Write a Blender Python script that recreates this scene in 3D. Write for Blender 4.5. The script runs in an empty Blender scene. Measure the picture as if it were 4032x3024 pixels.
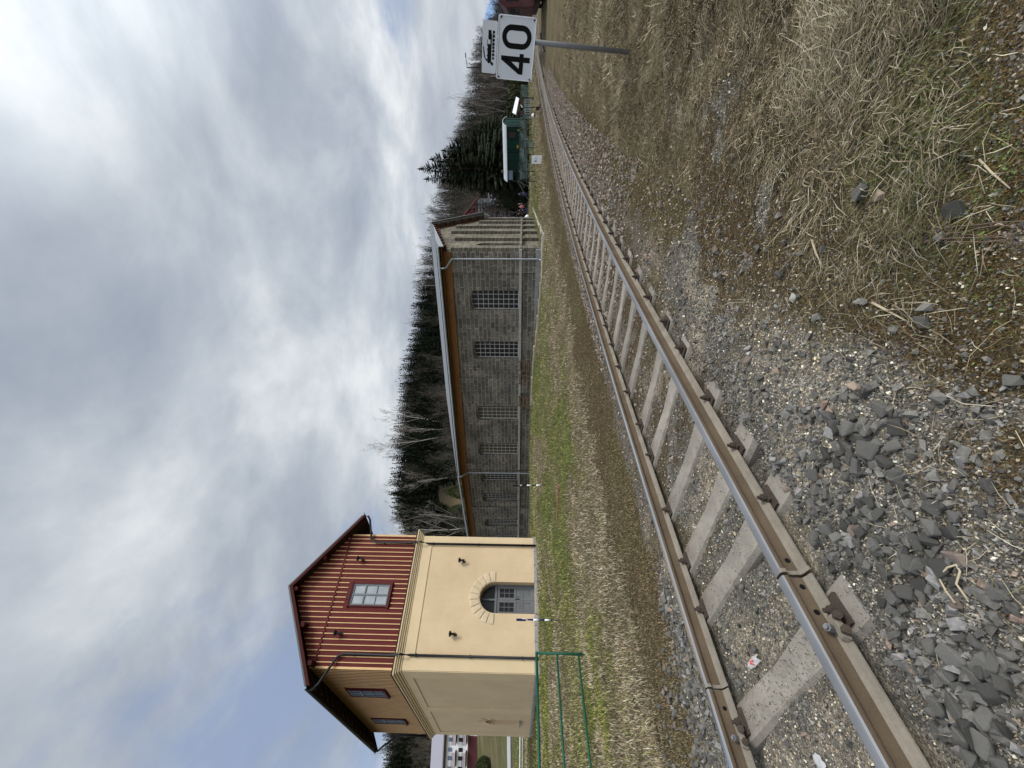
import bpy, math, random
import numpy as np
R = math.radians
rng = np.random.default_rng(7); random.seed(7)
scene = bpy.context.scene
col = scene.collection
EYE = 1.59
# ------------------------------------------------------------------ helpers
def lin(h):
    h = h.lstrip('#'); o = []
    for i in (0, 2, 4):
        c = int(h[i:i+2], 16)/255
        o.append(c/12.92 if c <= .04045 else ((c+.055)/1.055)**2.4)
    return tuple(o)
def ss(x, a, b):
    t = np.clip((np.asarray(x, float)-a)/(b-a), 0, 1); return t*t*(3-2*t)
def vnoise(x, y, seed=0):
    x = np.asarray(x, float); y = np.asarray(y, float)
    xi = np.floor(x).astype(np.int64); yi = np.floor(y).astype(np.int64)
    fx = x-xi; fy = y-yi; fx = fx*fx*(3-2*fx); fy = fy*fy*(3-2*fy)
    def h(i, j):
        n = (i*374761393+j*668265263+seed*982451653) & 0x7fffffff
        n = ((n ^ (n >> 13))*1274126177) & 0x7fffffff
        n = (n ^ (n >> 16)) & 0xffff
        return n/65535.
    return (h(xi, yi)*(1-fx)+h(xi+1, yi)*fx)*(1-fy)+(h(xi, yi+1)*(1-fx)+h(xi+1, yi+1)*fx)*fy
def fbm(x, y, seed=0, o=4):
    s = 0; a = .5; f = 1.; t = 0
    for i in range(o):
        s = s+a*vnoise(x*f+i*17.3, y*f-i*9.1, seed+i); t += a; a *= .55; f *= 2.03
    return s/t
def np_mesh(name, V, F, cols=None, smooth=False, attr='Col'):
    """F: (n,k) int array of k-gons"""
    V = np.ascontiguousarray(V, np.float32); F = np.ascontiguousarray(F, np.int32)
    n, k = F.shape
    me = bpy.data.meshes.new(name)
    me.vertices.add(len(V)); me.vertices.foreach_set('co', V.ravel())
    me.loops.add(n*k); me.loops.foreach_set('vertex_index', F.ravel())
    me.polygons.add(n); me.polygons.foreach_set('loop_start', np.arange(0, n*k, k, dtype=np.int32))
    me.polygons.foreach_set('loop_total', np.full(n, k, np.int32))
    me.polygons.foreach_set('use_smooth', np.full(n, smooth, bool))
    me.update(calc_edges=True)
    if cols is not None:
        ca = me.color_attributes.new(attr, 'FLOAT_COLOR', 'POINT')
        c4 = np.ones((len(V), 4), np.float32); c4[:, :3] = cols
        ca.data.foreach_set('color', c4.ravel())
    return me
def link(name, me, parent=None, m=None):
    o = bpy.data.objects.new(name, me); col.objects.link(o)
    if m is not None:
        if len(me.materials): me.materials.clear()
        for x in (m if isinstance(m, (list, tuple)) else [m]): me.materials.append(x)
    if parent: o.parent = parent
    return o
def tag(o, label=None, cat=None, group=None, kind=None):
    if label: o['label'] = label
    if cat: o['category'] = cat
    if group: o['group'] = group
    if kind: o['kind'] = kind
    return o
def empty(name, label, cat, loc=(0, 0, 0), rz=0, group=None, kind=None):
    o = bpy.data.objects.new(name, None); col.objects.link(o); o.empty_display_size = .2
    o.location = loc; o.rotation_euler = (0, 0, rz)
    return tag(o, label, cat, group, kind)
def copy_tree(o, parent=None):
    kids = [c for c in o.children]
    c = o.copy(); col.objects.link(c); c.parent = parent
    for k in kids: copy_tree(k, c)
    return c
class MB:
    def __init__(s): s.v = []; s.f = []; s.m = []
    def add(s, vs, fs, mi=0):
        b = len(s.v); s.v += [tuple(float(c) for c in p) for p in vs]
        s.f += [tuple(i+b for i in f) for f in fs]; s.m += [mi]*len(fs); return s
    def box(s, x0, x1, y0, y1, z0, z1, fr=None, mi=0):
        vs = [(x, y, z) for z in (z0, z1) for y in (y0, y1) for x in (x0, x1)]
        if fr: vs = [fr(*p) for p in vs]
        return s.add(vs, [(0, 2, 3, 1), (4, 5, 7, 6), (0, 1, 5, 4), (1, 3, 7, 5), (3, 2, 6, 7), (2, 0, 4, 6)], mi)
    def prism(s, poly, z0, z1, fr=None, mi=0):
        n = len(poly); vs = [(p[0], p[1], z0) for p in poly]+[(p[0], p[1], z1) for p in poly]
        if fr: vs = [fr(*p) for p in vs]
        fs = [tuple(range(n-1, -1, -1)), tuple(range(n, 2*n))]+[(i, (i+1) % n, (i+1) % n+n, i+n) for i in range(n)]
        return s.add(vs, fs, mi)
    def hull2(s, A, B, mi=0, caps=True):      # two loops of equal length joined
        n = len(A); fs = [(i, (i+1) % n, (i+1) % n+n, i+n) for i in range(n)]
        if caps: fs += [tuple(range(n-1, -1, -1)), tuple(range(n, 2*n))]
        return s.add(list(A)+list(B), fs, mi)
    def tube(s, path, r, n=8, mi=0, caps=True):
        P = [np.array(p, float) for p in path]; k = len(P)
        rs = r if isinstance(r, (list, tuple)) else [r]*k
        vs = []; up = np.array([0, 0, 1.])
        for i, p in enumerate(P):
            t = P[min(i+1, k-1)]-P[max(i-1, 0)]; t = t/(np.linalg.norm(t)+1e-9)
            u = np.cross(t, up)
            if np.linalg.norm(u) < .05: u = np.cross(t, np.array([1., 0, 0]))
            u /= np.linalg.norm(u); w = np.cross(u, t)
            vs += [p+rs[i]*(u*math.cos(2*math.pi*j/n)+w*math.sin(2*math.pi*j/n)) for j in range(n)]
        fs = [(i*n+j, i*n+(j+1) % n, (i+1)*n+(j+1) % n, (i+1)*n+j) for i in range(k-1) for j in range(n)]
        if caps: fs += [tuple(range(n-1, -1, -1)), tuple(range((k-1)*n, k*n))]
        return s.add(vs, fs, mi)
    def ball(s, c, r, nu=10, nv=7, sc=(1, 1, 1), mi=0):
        vs = [(c[0], c[1], c[2]+r*sc[2])]; fs = []
        for j in range(1, nv):
            a = math.pi*j/nv
            vs += [(c[0]+r*sc[0]*math.sin(a)*math.cos(2*math.pi*i/nu), c[1]+r*sc[1]*math.sin(a)*math.sin(2*math.pi*i/nu), c[2]+r*sc[2]*math.cos(a)) for i in range(nu)]
        vs.append((c[0], c[1], c[2]-r*sc[2])); e = len(vs)-1
        fs += [(0, 1+i, 1+(i+1) % nu) for i in range(nu)]
        for j in range(nv-2):
            fs += [(1+j*nu+i, 1+(j+1)*nu+i, 1+(j+1)*nu+(i+1) % nu, 1+j*nu+(i+1) % nu) for i in range(nu)]
        b = 1+(nv-2)*nu
        fs += [(b+i, e, b+(i+1) % nu) for i in range(nu)]
        return s.add(vs, fs, mi)
    def mesh(s, name, smooth=False):
        me = bpy.data.meshes.new(name); me.from_pydata(s.v, [], s.f)
        me.polygons.foreach_set('material_index', s.m)
        if smooth: me.polygons.foreach_set('use_smooth', [True]*len(s.f))
        import bmesh
        bm = bmesh.new(); bm.from_mesh(me); bmesh.ops.recalc_face_normals(bm, faces=bm.faces); bm.to_mesh(me); bm.free()
        me.update(); return me
    def build(s, name, m, parent=None, smooth=False, bevel=0, seg=1):
        o = link(name, s.mesh(name, smooth), parent, m)
        if bevel:
            b = o.modifiers.new('bevel', 'BEVEL'); b.width = bevel; b.segments = seg; b.limit_method = 'ANGLE'; b.angle_limit = R(40)
        return o
# ------------------------------------------------------------------ materials
class NT:
    def __init__(s, name):
        s.mat = bpy.data.materials.new(name); s.mat.use_nodes = True
        s.nt = s.mat.node_tree; s.n = s.nt.nodes; s.l = s.nt.links; s.n.clear()
        s.out = s.n.new('ShaderNodeOutputMaterial'); s.b = s.n.new('ShaderNodeBsdfPrincipled')
        s.l.new(s.b.outputs[0], s.out.inputs[0]); s._co = None
    def new(s, t, **k):
        n = s.n.new(t)
        for a, v in k.items():
            if hasattr(n, a): setattr(n, a, v)
            else: n.inputs[a.replace('_', ' ')].default_value = v
        return n
    def coord(s, which='Object'):
        if not s._co: s._co = s.new('ShaderNodeTexCoord')
        return s._co.outputs[which]
    def lk(s, a, b): s.l.new(a, b)
    def noise(s, scale, detail=4, rough=.55, vec=None, dist=0, stretch=None):
        n = s.new('ShaderNodeTexNoise'); n.inputs['Scale'].default_value = scale; n.inputs['Detail'].default_value = detail
        n.inputs['Roughness'].default_value = rough; n.inputs['Distortion'].default_value = dist
        v = vec or s.coord()
        if stretch:
            mp = s.new('ShaderNodeMapping'); mp.inputs['Scale'].default_value = stretch; s.lk(v, mp.inputs[0]); v = mp.outputs[0]
        s.lk(v, n.inputs['Vector']); return n.outputs['Fac']
    def ramp(s, fac, stops, interp='LINEAR'):
        r = s.new('ShaderNodeValToRGB'); cr = r.color_ramp; cr.interpolation = interp
        while len(cr.elements) < len(stops): cr.elements.new(.5)
        for e, (p, c) in zip(cr.elements, stops):
            e.position = p; e.color = (*c, 1) if len(c) == 3 else c
        s.lk(fac, r.inputs[0]); return r.outputs[0]
    def mix(s, fac, a, b, blend='MIX'):
        m = s.new('ShaderNodeMix', data_type='RGBA', blend_type=blend)
        for sock, v in ((m.inputs[0], fac), (m.inputs[6], a), (m.inputs[7], b)):
            if isinstance(v, (int, float)): sock.default_value = v
            elif isinstance(v, tuple): sock.default_value = (*v, 1) if len(v) == 3 else v
            else: s.lk(v, sock)
        return m.outputs[2]
    def math(s, op, a, b=0.):
        m = s.new('ShaderNodeMath', operation=op)
        for i, v in enumerate((a, b)):
            if isinstance(v, (int, float)): m.inputs[i].default_value = v
            else: s.lk(v, m.inputs[i])
        return m.outputs[0]
    def bump(s, h, strength=.3, dist=.02):
        b = s.new('ShaderNodeBump'); b.inputs['Strength'].default_value = strength; b.inputs['Distance'].default_value = dist
        s.lk(h, b.inputs['Height']); s.lk(b.outputs[0], s.b.inputs['Normal'])
    def base(s, c):
        if isinstance(c, tuple): s.b.inputs['Base Color'].default_value = (*c, 1)
        else: s.lk(c, s.b.inputs['Base Color'])
    def set(s, rough=.6, metal=0., spec=None):
        s.b.inputs['Roughness'].default_value = rough; s.b.inputs['Metallic'].default_value = metal
        if spec is not None: s.b.inputs['Specular IOR Level'].default_value = spec
def mul(c, k): return tuple(min(1., x*k) for x in c)
_cache = {}
def worn(name, c, var=.25, scale=3., rough=.7, metal=0., bump=.15, bscale=40., stretch=None, dirt=None, dist=.01):
    """paint / plaster / metal: broad tone shifts + grain"""
    if name in _cache: return _cache[name]
    t = NT(name)
    a = t.ramp(t.noise(scale, 5, .6, stretch=stretch), [(.3, mul(c, 1-var)), (.7, mul(c, 1+var*.6))])
    g = t.noise(bscale, 3, .6, stretch=stretch)
    a = t.mix(.35*var*2, a, t.ramp(g, [(.35, mul(c, .75)), (.7, mul(c, 1.2))]))
    if dirt is not None:
        a = t.mix(t.math('MULTIPLY', t.ramp(t.noise(scale*.6, 6, .7, dist=.4), [(.5, (0, 0, 0)), (.75, (1, 1, 1))]), .55), a, dirt)
    t.base(a); t.set(rough, metal, .18 if metal == 0 else .5); t.bump(g, bump, dist)
    _cache[name] = t.mat; return t.mat
def vcol_mat(name, var=.2, scale=60, rough=.85, bump=.0, translucent=False):
    t = NT(name); at = t.new('ShaderNodeAttribute', attribute_name='Col')
    n = t.noise(scale, 3)
    c = t.mix(1., at.outputs['Color'], t.ramp(n, [(.25, (1-var,)*3), (.75, (1+var,)*3)]), 'MULTIPLY')
    t.base(c); t.set(rough, 0, .06)
    if bump: t.bump(n, bump, .004)
    return t.mat
def oi_mat(name, c, var=.3, rough=.85, scale=25., bump=.4):
    """each copy of the object takes its own tone"""
    t = NT(name); oi = t.new('ShaderNodeObjectInfo')
    k = t.ramp(oi.outputs['Random'], [(0, mul(c, 1-var)), (.5, c), (1, mul(c, 1+var))])
    n = t.noise(scale, 5, .65)
    t.base(t.mix(1., k, t.ramp(n, [(.3, (.6,)*3), (.7, (1.35,)*3)]), 'MULTIPLY')); t.set(rough, 0, .1); t.bump(n, bump, .006)
    return t.mat
M = {}
t = NT('cream_plaster'); c = t.ramp(t.noise(.5, 6, .65), [(.3, (.48, .36, .222)), (.7, (.585, .45, .285))]); z_ = t.new('ShaderNodeSeparateXYZ'); t.lk(t.coord(), z_.inputs[0])
dn_ = t.math('ADD', t.math('MULTIPLY', z_.outputs[2], -.9), t.noise(2.2, 6, .7, stretch=(1, 1, .5))); c = t.mix(t.math('MULTIPLY', t.ramp(dn_, [(.0, (0, 0, 0)), (.5, (1, 1, 1))]), .55), c, (.30, .24, .165))
c = t.mix(t.math('MULTIPLY', t.ramp(t.noise(1.1, 7, .75, stretch=(2.5, 2.5, .25)), [(.52, (0, 0, 0)), (.72, (1, 1, 1))]), .3), c, (.40, .31, .20)); c = t.mix(.12, c, t.ramp(t.noise(55, 4, .7), [(.3, (.3, .23, .15)), (.7, (.7, .57, .38))]))
t.base(c); t.set(.92, 0, .2); t.bump(t.noise(45, 4), .25, .008); M['plaster'] = t.mat
M['plaster_trim'] = worn('cream_plaster_trim', (.56, .44, .275), .08, 1., .9, bump=.1, bscale=60)
M['plaster_arch'] = worn('arch_plaster', (.53, .425, .285), .15, 3., .9, bump=.3, bscale=30, dirt=(.44, .35, .23))
M['boards_red'] = worn('red_painted_boards', (.098, .014, .012), .3, 2, .7, bscale=25, stretch=(6, 6, .6), dirt=(.085, .014, .012))
M['batten'] = worn('cream_painted_battens', (.60, .39, .19), .15, 3, .6, bscale=25, stretch=(6, 6, .6))
M['dark_red'] = worn('dark_red_timber', (.07, .011, .01), .2, 3, .6)
M['barge'] = worn('shaded_red_barge_boards', (.045, .008, .007), .25, 3, .8)  # shade under the eaves painted in as a darker red
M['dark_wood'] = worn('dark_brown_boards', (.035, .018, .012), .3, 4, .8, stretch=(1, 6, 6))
M['roof_sheet'] = worn('dark_roof_sheet', (.09, .10, .10), .2, 2, .5)
M['pipe_black'] = worn('black_painted_pipe', (.018, .02, .022), .2, 3, .4, bump=.03)
M['grey_frame'] = worn('grey_painted_frame', (.13, .15, .165), .12, 4, .5)
M['door_grey'] = worn('grey_door_paint', (.12, .125, .13), .15, 3, .5)
M['granite'] = worn('granite_plinth', (.27, .26, .25), .3, 6, .85, bump=.5, bscale=30, dirt=(.17, .16, .14), dist=.02)
M['granite_light'] = worn('pale_granite_course', (.36, .35, .33), .25, 6, .85, bump=.4, bscale=30, dirt=(.24, .23, .21))
M['iron'] = worn('black_iron', (.012, .011, .011), .2, 5, .5)
M['fence_green'] = worn('green_painted_steel', (.012, .075, .045), .2, 4, .45, bump=.05)
M['concrete'] = worn('weathered_concrete', (.36, .33, .28), .25, 4, .9, bump=.35, bscale=60, dirt=(.2, .17, .13), dist=.01)
M['zinc'] = worn('zinc_sheet', (.34, .36, .38), .15, 3, .45, .35, bump=.05)
M['white_sheet'] = worn('pale_roof_sheet', (.15, .16, .172), .15, 2, .55, bump=.05)
M['orange_wood'] = worn('brown_stained_boards', (.22, .105, .036), .4, 1.2, .7, bscale=14, stretch=(1, 1, 10), dirt=(.09, .035, .012))
M['rafter'] = worn('dark_stained_rafters', (.075, .03, .014), .3, 2, .7)
M['wagon_roof'] = worn('pale_wagon_roof', (.42, .44, .46), .15, 2, .55)
M['white_paint'] = worn('white_paint', (.75, .76, .78), .08, 4, .5, bump=.04, dirt=(.6, .58, .54))
M['black_paint'] = worn('black_paint', (.006, .006, .0065), .1, 4, .95, bump=.0)
M['blue_paint'] = worn('blue_paint', (.012, .016, .085), .15, 4, .45, bump=.03)
M['galv'] = worn('grey_galvanised_post', (.15, .155, .16), .15, 5, .5, .3, bump=.05)
M['rust'] = worn('rusty_iron', (.062, .047, .037), .35, 9, .85, .0, bump=.3)
M['bark'] = worn('tree_bark', (.06, .048, .04), .3, 6, .9)
M['birch'] = worn('pale_birch_bark', (.30, .28, .25), .3, 6, .9)
M['wagon_green'] = worn('green_wagon_paint', (.005, .034, .026), .2, 2, .8, bump=.1, bscale=12, stretch=(1, 1, 10))
M['white_wall'] = worn('white_render', (.72, .72, .72), .06, .6, .9)
M['maroon'] = worn('maroon_cladding', (.075, .022, .025), .2, 3, .8)
M['red_roof'] = worn('red_gable_boards', (.17, .035, .045), .2, 1, .8)
M['grey_roof'] = worn('lilac_grey_roof', (.27, .26, .30), .12, 2, .7)
M['pale_wall'] = worn('pale_grey_render', (.36, .37, .40), .15, .8, .9, dirt=(.25, .25, .26))
M['beige_wall'] = worn('beige_render', (.40, .36, .32), .15, 1, .9)
M['skin'] = worn('skin', (.5, .3, .22), .1, 5, .6)
M['hair'] = worn('dark_hair', (.03, .02, .015), .2, 9, .6)
M['straw_stick'] = worn('dead_stalk', (.42, .35, .24), .25, 12, .8)
M['plank'] = worn('weathered_plank', (.16, .09, .05), .3, 5, .8)
def glass(name, c, rough=.08, var=.2, spec=.5):
    t = NT(name); n = t.noise(1.3, 2); t.base(t.ramp(n, [(.3, mul(c, 1-var)), (.7, mul(c, 1+var))])); t.set(rough, 0, spec); return t.mat
M['glass_dark'] = glass('dark_window_glass', (.010, .010, .011), .3, spec=.2)
M['glass_curtain'] = glass('window_glass_over_white_curtain', (.24, .265, .28), .2)
M['glass_olive'] = glass('window_glass_over_blind', (.075, .07, .045), .3, spec=.2)
M['glass_blue'] = glass('window_glass_painted_sky_blue', (.12, .16, .24), .08)  # blue base colour stands in for the reflected sky
# steel of the rails
t = NT('rail_head_steel'); t.base(t.ramp(t.noise(5, 4, stretch=(.3, .3, 1)), [(.3, (.125, .13, .138)), (.7, (.20, .205, .215))])); t.set(.6, .2, .4); t.bump(t.noise(160, 2), .06, .002); M['rail_head'] = t.mat
t = NT('rail_head_polished'); t.base((.66, .68, .70)); t.set(.24, 1.); M['rail_polished'] = t.mat
M['rail_web'] = worn('rail_rust_web', (.115, .085, .056), .3, 3, .8, bump=.2, bscale=90, dirt=(.075, .05, .034))
M['rail_foot'] = worn('rail_dusty_foot', (.215, .188, .15), .3, 6, .9, bump=.25, bscale=90, dirt=(.12, .092, .065))
# sleepers
t = NT('sleeper_concrete'); oi = t.new('ShaderNodeObjectInfo')
n1 = t.noise(3, 5, .6); c = t.ramp(n1, [(.3, (.19, .172, .148)), (.7, (.335, .305, .26))])
c = t.mix(1., c, t.ramp(oi.outputs['Random'], [(0, (.8, .79, .78)), (1, (1.08, 1.06, 1.04))]), 'MULTIPLY')
vo = t.new('ShaderNodeTexVoronoi'); vo.inputs['Scale'].default_value = 55; t.lk(t.coord(), vo.inputs['Vector'])
sp = t.ramp(vo.outputs['Distance'], [(.16, (1, 1, 1)), (.24, (0, 0, 0))])
sp = t.math('MULTIPLY', sp, t.ramp(t.noise(4, 4), [(.42, (0, 0, 0)), (.58, (1, 1, 1))]))
c = t.mix(t.math('MULTIPLY', sp, .85), c, (.06, .06, .06)); st_ = t.ramp(t.noise(1.3, 6, .75, dist=.5), [(.48, (0, 0, 0)), (.62, (1, 1, 1))]); c = t.mix(t.math('MULTIPLY', st_, .6), c, (.12, .095, .07)); t.base(c); t.set(.92, 0, .2); t.bump(t.noise(70, 4), .4, .006); M['sleeper'] = t.mat
# coursed granite of the engine shed
def stone_mat(name, c1, c2, joint, bw, bh):
    t = NT(name); uv = t.coord('UV')
    br = t.new('ShaderNodeTexBrick'); br.offset = .5; br.squash = 1
    wob = t.new('ShaderNodeTexNoise'); wob.inputs['Scale'].default_value = 1.7; t.lk(uv, wob.inputs['Vector'])
    wv = t.new('ShaderNodeVectorMath', operation='SCALE'); wv.inputs['Scale'].default_value = .07; t.lk(wob.outputs['Color'], wv.inputs[0])
    va = t.new('ShaderNodeVectorMath', operation='ADD'); t.lk(uv, va.inputs[0]); t.lk(wv.outputs[0], va.inputs[1])
    t.lk(va.outputs[0], br.inputs['Vector'])
    for k, v in (('Scale', 1.), ('Brick Width', bw), ('Row Height', bh), ('Mortar Size', .022), ('Mortar Smooth', .3), ('Bias', 0.)): br.inputs[k].default_value = v
    br.inputs['Color1'].default_value = (*c1, 1); br.inputs['Color2'].default_value = (*c2, 1); br.inputs['Mortar'].default_value = (*joint, 1)
    b2 = t.new('ShaderNodeTexBrick'); b2.offset = .37; t.lk(va.outputs[0], b2.inputs['Vector'])
    for k, v in (('Scale', 1.), ('Brick Width', bw*1.7), ('Row Height', bh), ('Mortar Size', .02), ('Mortar Smooth', .3), ('Bias', -.2)): b2.inputs[k].default_value = v
    b2.inputs['Color1'].default_value = (*mul(c1, 1.15), 1); b2.inputs['Color2'].default_value = (*mul(c2, .9), 1); b2.inputs['Mortar'].default_value = (*joint, 1)
    mk_ = t.ramp(t.noise(.8, 3, .6, vec=uv), [(.47, (0, 0, 0)), (.5, (1, 1, 1))]); bcol = t.mix(mk_, br.outputs['Color'], b2.outputs['Color']); bfac = t.mix(mk_, br.outputs['Fac'], b2.outputs['Fac'])
    n = t.noise(9, 6, .65, vec=uv); n2 = t.noise(.55, 5, .6, vec=uv); n3 = t.noise(38, 4, .6, vec=uv)
    c = t.mix(1., bcol, t.ramp(n, [(.28, (.55, .55, .55)), (.72, (1.45, 1.43, 1.38))]), 'MULTIPLY')
    c = t.mix(1., c, t.ramp(n2, [(.3, (.62, .62, .64)), (.7, (1.35, 1.33, 1.27))]), 'MULTIPLY')
    c = t.mix(t.math('MULTIPLY', t.ramp(t.noise(1.6, 6, .75, vec=uv), [(.62, (0, 0, 0)), (.7, (1, 1, 1))]), .4), c, (.42, .41, .39))
    t.base(c); t.set(.92, 0, .2)
    h = t.math('ADD', t.math('MULTIPLY', bfac, -1.), t.math('ADD', t.math('MULTIPLY', n3, .5), t.math('MULTIPLY', n, .9))); t.bump(h, .9, .035)
    return t.mat
M['stone'] = stone_mat('coursed_granite_blocks', (.085, .078, .068), (.205, .19, .165), (.34, .315, .27), .52, .28)
M['stone_end'] = stone_mat('coursed_granite_blocks_light', (.095, .088, .07), (.215, .20, .16), (.27, .25, .21), .62, .29)
# ------------------------------------------------------------------ track line
_s = np.arange(-8, 140, .05)
_h0, _h1, _k = .61599, .83770, 33.16
def head(s): return np.where(s < 0, _h0, _h0+(_h1-_h0)*(1-np.exp(-np.maximum(s, 0)/_k)))
_hh = head(_s); _cx = np.cumsum(np.sin(_hh))*.05; _cy = np.cumsum(np.cos(_hh))*.05
_i0 = np.searchsorted(_s, 0); _cx += -2.12412-_cx[_i0]; _cy += 2.0-_cy[_i0]
def trk(s, lat=0., z=0.):
    x = np.interp(s, _s, _cx); y = np.interp(s, _s, _cy); h = float(head(np.array(s)))
    return np.array([x+math.cos(h)*lat, y-math.sin(h)*lat, z])
def xc(y):
    r = np.interp(y, _cy, _cx); r = np.where(y < _cy[0], _cx[0]+(y-_cy[0])*math.tan(_h0), r)
    return np.where(y > _cy[-1], _cx[-1]+(y-_cy[-1])*math.tan(_hh[-1]), r)
def dleft(x, y):
    h = np.interp(y, _cy, _hh); return (xc(y)-x)*np.cos(h)
# ------------------------------------------------------------------ terrain
def ridge(t):     # t = x/y seen from the line of the railway: ground height of the wooded ridge, its foot and crest
    tt = [-1.4, -1., -.86, -.5, -.32, -.14, .03, .27, .46, .66, .86, .97, 1.1]
    zr = [38, 38, 36, 31, 41, 40, 38.5, 38, 31, 25, 19, 3, 0]
    yr = [185, 185, 180, 170, 165, 165, 170, 190, 200, 220, 250, 270, 280]
    yf = [120, 120, 118, 100, 62, 62, 66, 78, 85, 95, 110, 125, 130]
    return np.interp(t, tt, zr), np.interp(t, tt, yr), np.interp(t, tt, yf)
def zground(x, y):
    x = np.asarray(x, float); y = np.asarray(y, float)
    d = dleft(x, y); far = np.clip(np.hypot(x, y), 0, 60)
    z = ss(d, 1.8, 6.5)*(np.clip(.02*y, .08, .40)+.007*np.clip(y-22, 0, 60))*(1-ss(y, 90, 140))+ss(d, 7, 14)*(.26+.14*ss(x, -9, -6))*(1-ss(y, 28, 48))
    sa = np.interp(y, _cy, _s)
    z = z-(.034+.045*np.exp(-((sa-1.02)/.16)**2)+.03*np.exp(-((sa-.22)/.2)**2)*ss(d, -.3, .5))*(1-ss(np.abs(d), .93, 1.06))
    z = z+.03*ss(np.abs(d), .93, 1.04)*(1-.8*np.exp(-((sa-.62)/.3)**2)*ss(-d, 0, .5))*(1-ss(np.abs(d), 1.4, 2.))+.05*ss(-d, 2.6, 4.5)
    t = x/np.maximum(y, 1.)
    z = z+np.interp(y, [28, 45, 62, 70, 85, 105, 120, 5000], [0, .1, 1.4, 2.4, 6.2, 11.2, 13, 13])*ss(-t, .52, .66)
    zr, yr, yf = ridge(t)
    z = z+np.where(y > 40, zr*ss(y, yf, yr)*(1-.75*ss(y, yr+40, yr+500)), 0)
    z = z+(fbm(x*1.3, y*1.3, 3)-.5)*.10*ss(np.abs(d), 1.6, 3.)+(fbm(x*7, y*7, 9, 3)-.5)*(.02+.03*ss(np.abs(d), 1., 2.5))*(1-.8*np.exp(-((np.abs(d)-.77)/.16)**2))+(fbm(x*.03, y*.03, 5)-.5)*8*ss(y, 90, 160)
    return z
def zg(x, y): return float(zground(np.array([x]), np.array([y]))[0])
def zones(x, y):
    """weights straw, green, moss on the gravel"""
    d = dleft(x, y); n = fbm(x*.9, y*.9, 21); n2 = fbm(x*2.6, y*2.6, 33); n3 = fbm(x*.25, y*.25, 44); n4 = fbm(x*6, y*6, 51)
    r = np.hypot(x, y)
    straw = ss(-d+(n-.5)*1.5+(n2-.5)*1.0, 2.0, 2.8)*ss(r+(n2-.5)*.8, 1.7, 2.3)
    straw = np.maximum(straw, ss(d+(n-.5)*1.2, 2.9, 3.7))
    moss = ss(n2+.35*(n4-.5)+.16*ss(-d, 1.6, 2.3)+.16*ss(y, 2.4, 5.), .47, .58)*ss(-d, 1.15, 1.7)
    moss = moss*(1-.75*(1-ss(y, 2.4, 3.2))*(1-ss(-d+(n2-.5), 1.75, 2.1)))
    moss = np.maximum(moss, ss(d+(n2-.5), 1.25, 1.75))
    moss = np.maximum(moss, .75*ss(n2, .42, .58)*(np.abs(d) < 1.25)*ss(y, 2.6, 4.))
    green = ss(n3*.5+n*.5, .42, .56)*ss(d+(n2-.5)*2, 3.8, 5.6)
    green = np.maximum(green, ss(d, 6.2, 7.2)*(1-ss(d, 8.5, 11))*.55)
    green = np.maximum(green, ss(n2, .62, .75)*.4*ss(-d, 2.6, 3.4))
    green = np.maximum(green, ss(-d, 2.0, 2.6)*(1-ss(r, 1.9, 2.6))*ss(n2, .44, .62)*.45)
    return straw, green, moss, d, n, n2
nx, ny = 560, 560
def axis(n, c, A, k): u = np.linspace(-1, 1, n); return c+A*np.sinh(k*u)/np.sinh(k)
gx = axis(nx, .6, 5200, 9.9); gy = axis(ny, 3.0, 5200, 9.9)
X, Y = np.meshgrid(gx, gy); Xf = X.ravel(); Yf = Y.ravel()
Z = zground(Xf, Yf)
straw, green, moss, d_, n_, n2_ = zones(Xf, Yf)
cgrav = np.array([.235, .215, .178]); cbal = np.array([.15, .125, .098]); cdark = np.array([.165, .152, .128])
C = np.tile(cgrav*.8, (len(Xf), 1))*(0.6+.75*n2_[:, None])
bedw = (1-ss(np.abs(d_+.3), 1.7, 2.2))
pink = ss(Yf, 4., 6.5)
C = C*(1-bedw*.9)[:, None]+(bedw*.9)[:, None]*(cdark*(1-pink)[:, None]+cbal*pink[:, None])*(.8+.4*n_[:, None])
tan = np.maximum(ss(fbm(Xf*1.7, Yf*1.7, 71), .54, .66)*(1-pink)*.6, .55*np.exp(-((d_+1.65)/.35)**2-((Yf-2.4)/.7)**2))
C = C*(1-tan)[:, None]+tan[:, None]*np.array([.40, .34, .25])
cm = np.array([.08, .056, .026])*(1-ss(n_, .4, .65))[:, None]+np.array([.09, .076, .028])*ss(n_, .4, .65)[:, None]
C = C*(1-moss*.85)[:, None]+(moss*.85)[:, None]*cm
cs = np.array([.16, .13, .08])*(.4+1.1*n2_[:, None]); C = C*(1-straw)[:, None]+straw[:, None]*cs
C = C*(1-green*.85)[:, None]+(green*.85)[:, None]*np.array([.095, .112, .038])*(.6+.7*n2_[:, None])
tt = Xf/np.maximum(Yf, 1); zr, yr, yf = ridge(tt)
wood = ss(Yf, yf-5, yf+18)*(Yf > 40)*(zr > 1)
C = C*(1-wood)[:, None]+wood[:, None]*np.array([.062, .052, .042])*(.6+.8*fbm(Xf*.08, Yf*.08, 61))[:, None]
mead = .8*np.exp(-((tt+.284)/.07)**2-((Yf-108)/12)**2); C = C*(1-mead)[:, None]+mead[:, None]*np.array([.17, .135, .075])
idx = np.arange(nx*ny).reshape(ny, nx)
F = np.stack([idx[:-1, :-1].ravel(), idx[:-1, 1:].ravel(), idx[1:, 1:].ravel(), idx[1:, :-1].ravel()], 1)
me = np_mesh('ground', np.stack([Xf, Yf, Z], 1), F, C, smooth=True)
t = NT('ground_soil'); at = t.new('ShaderNodeAttribute', attribute_name='Col')
co = t.coord()
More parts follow.
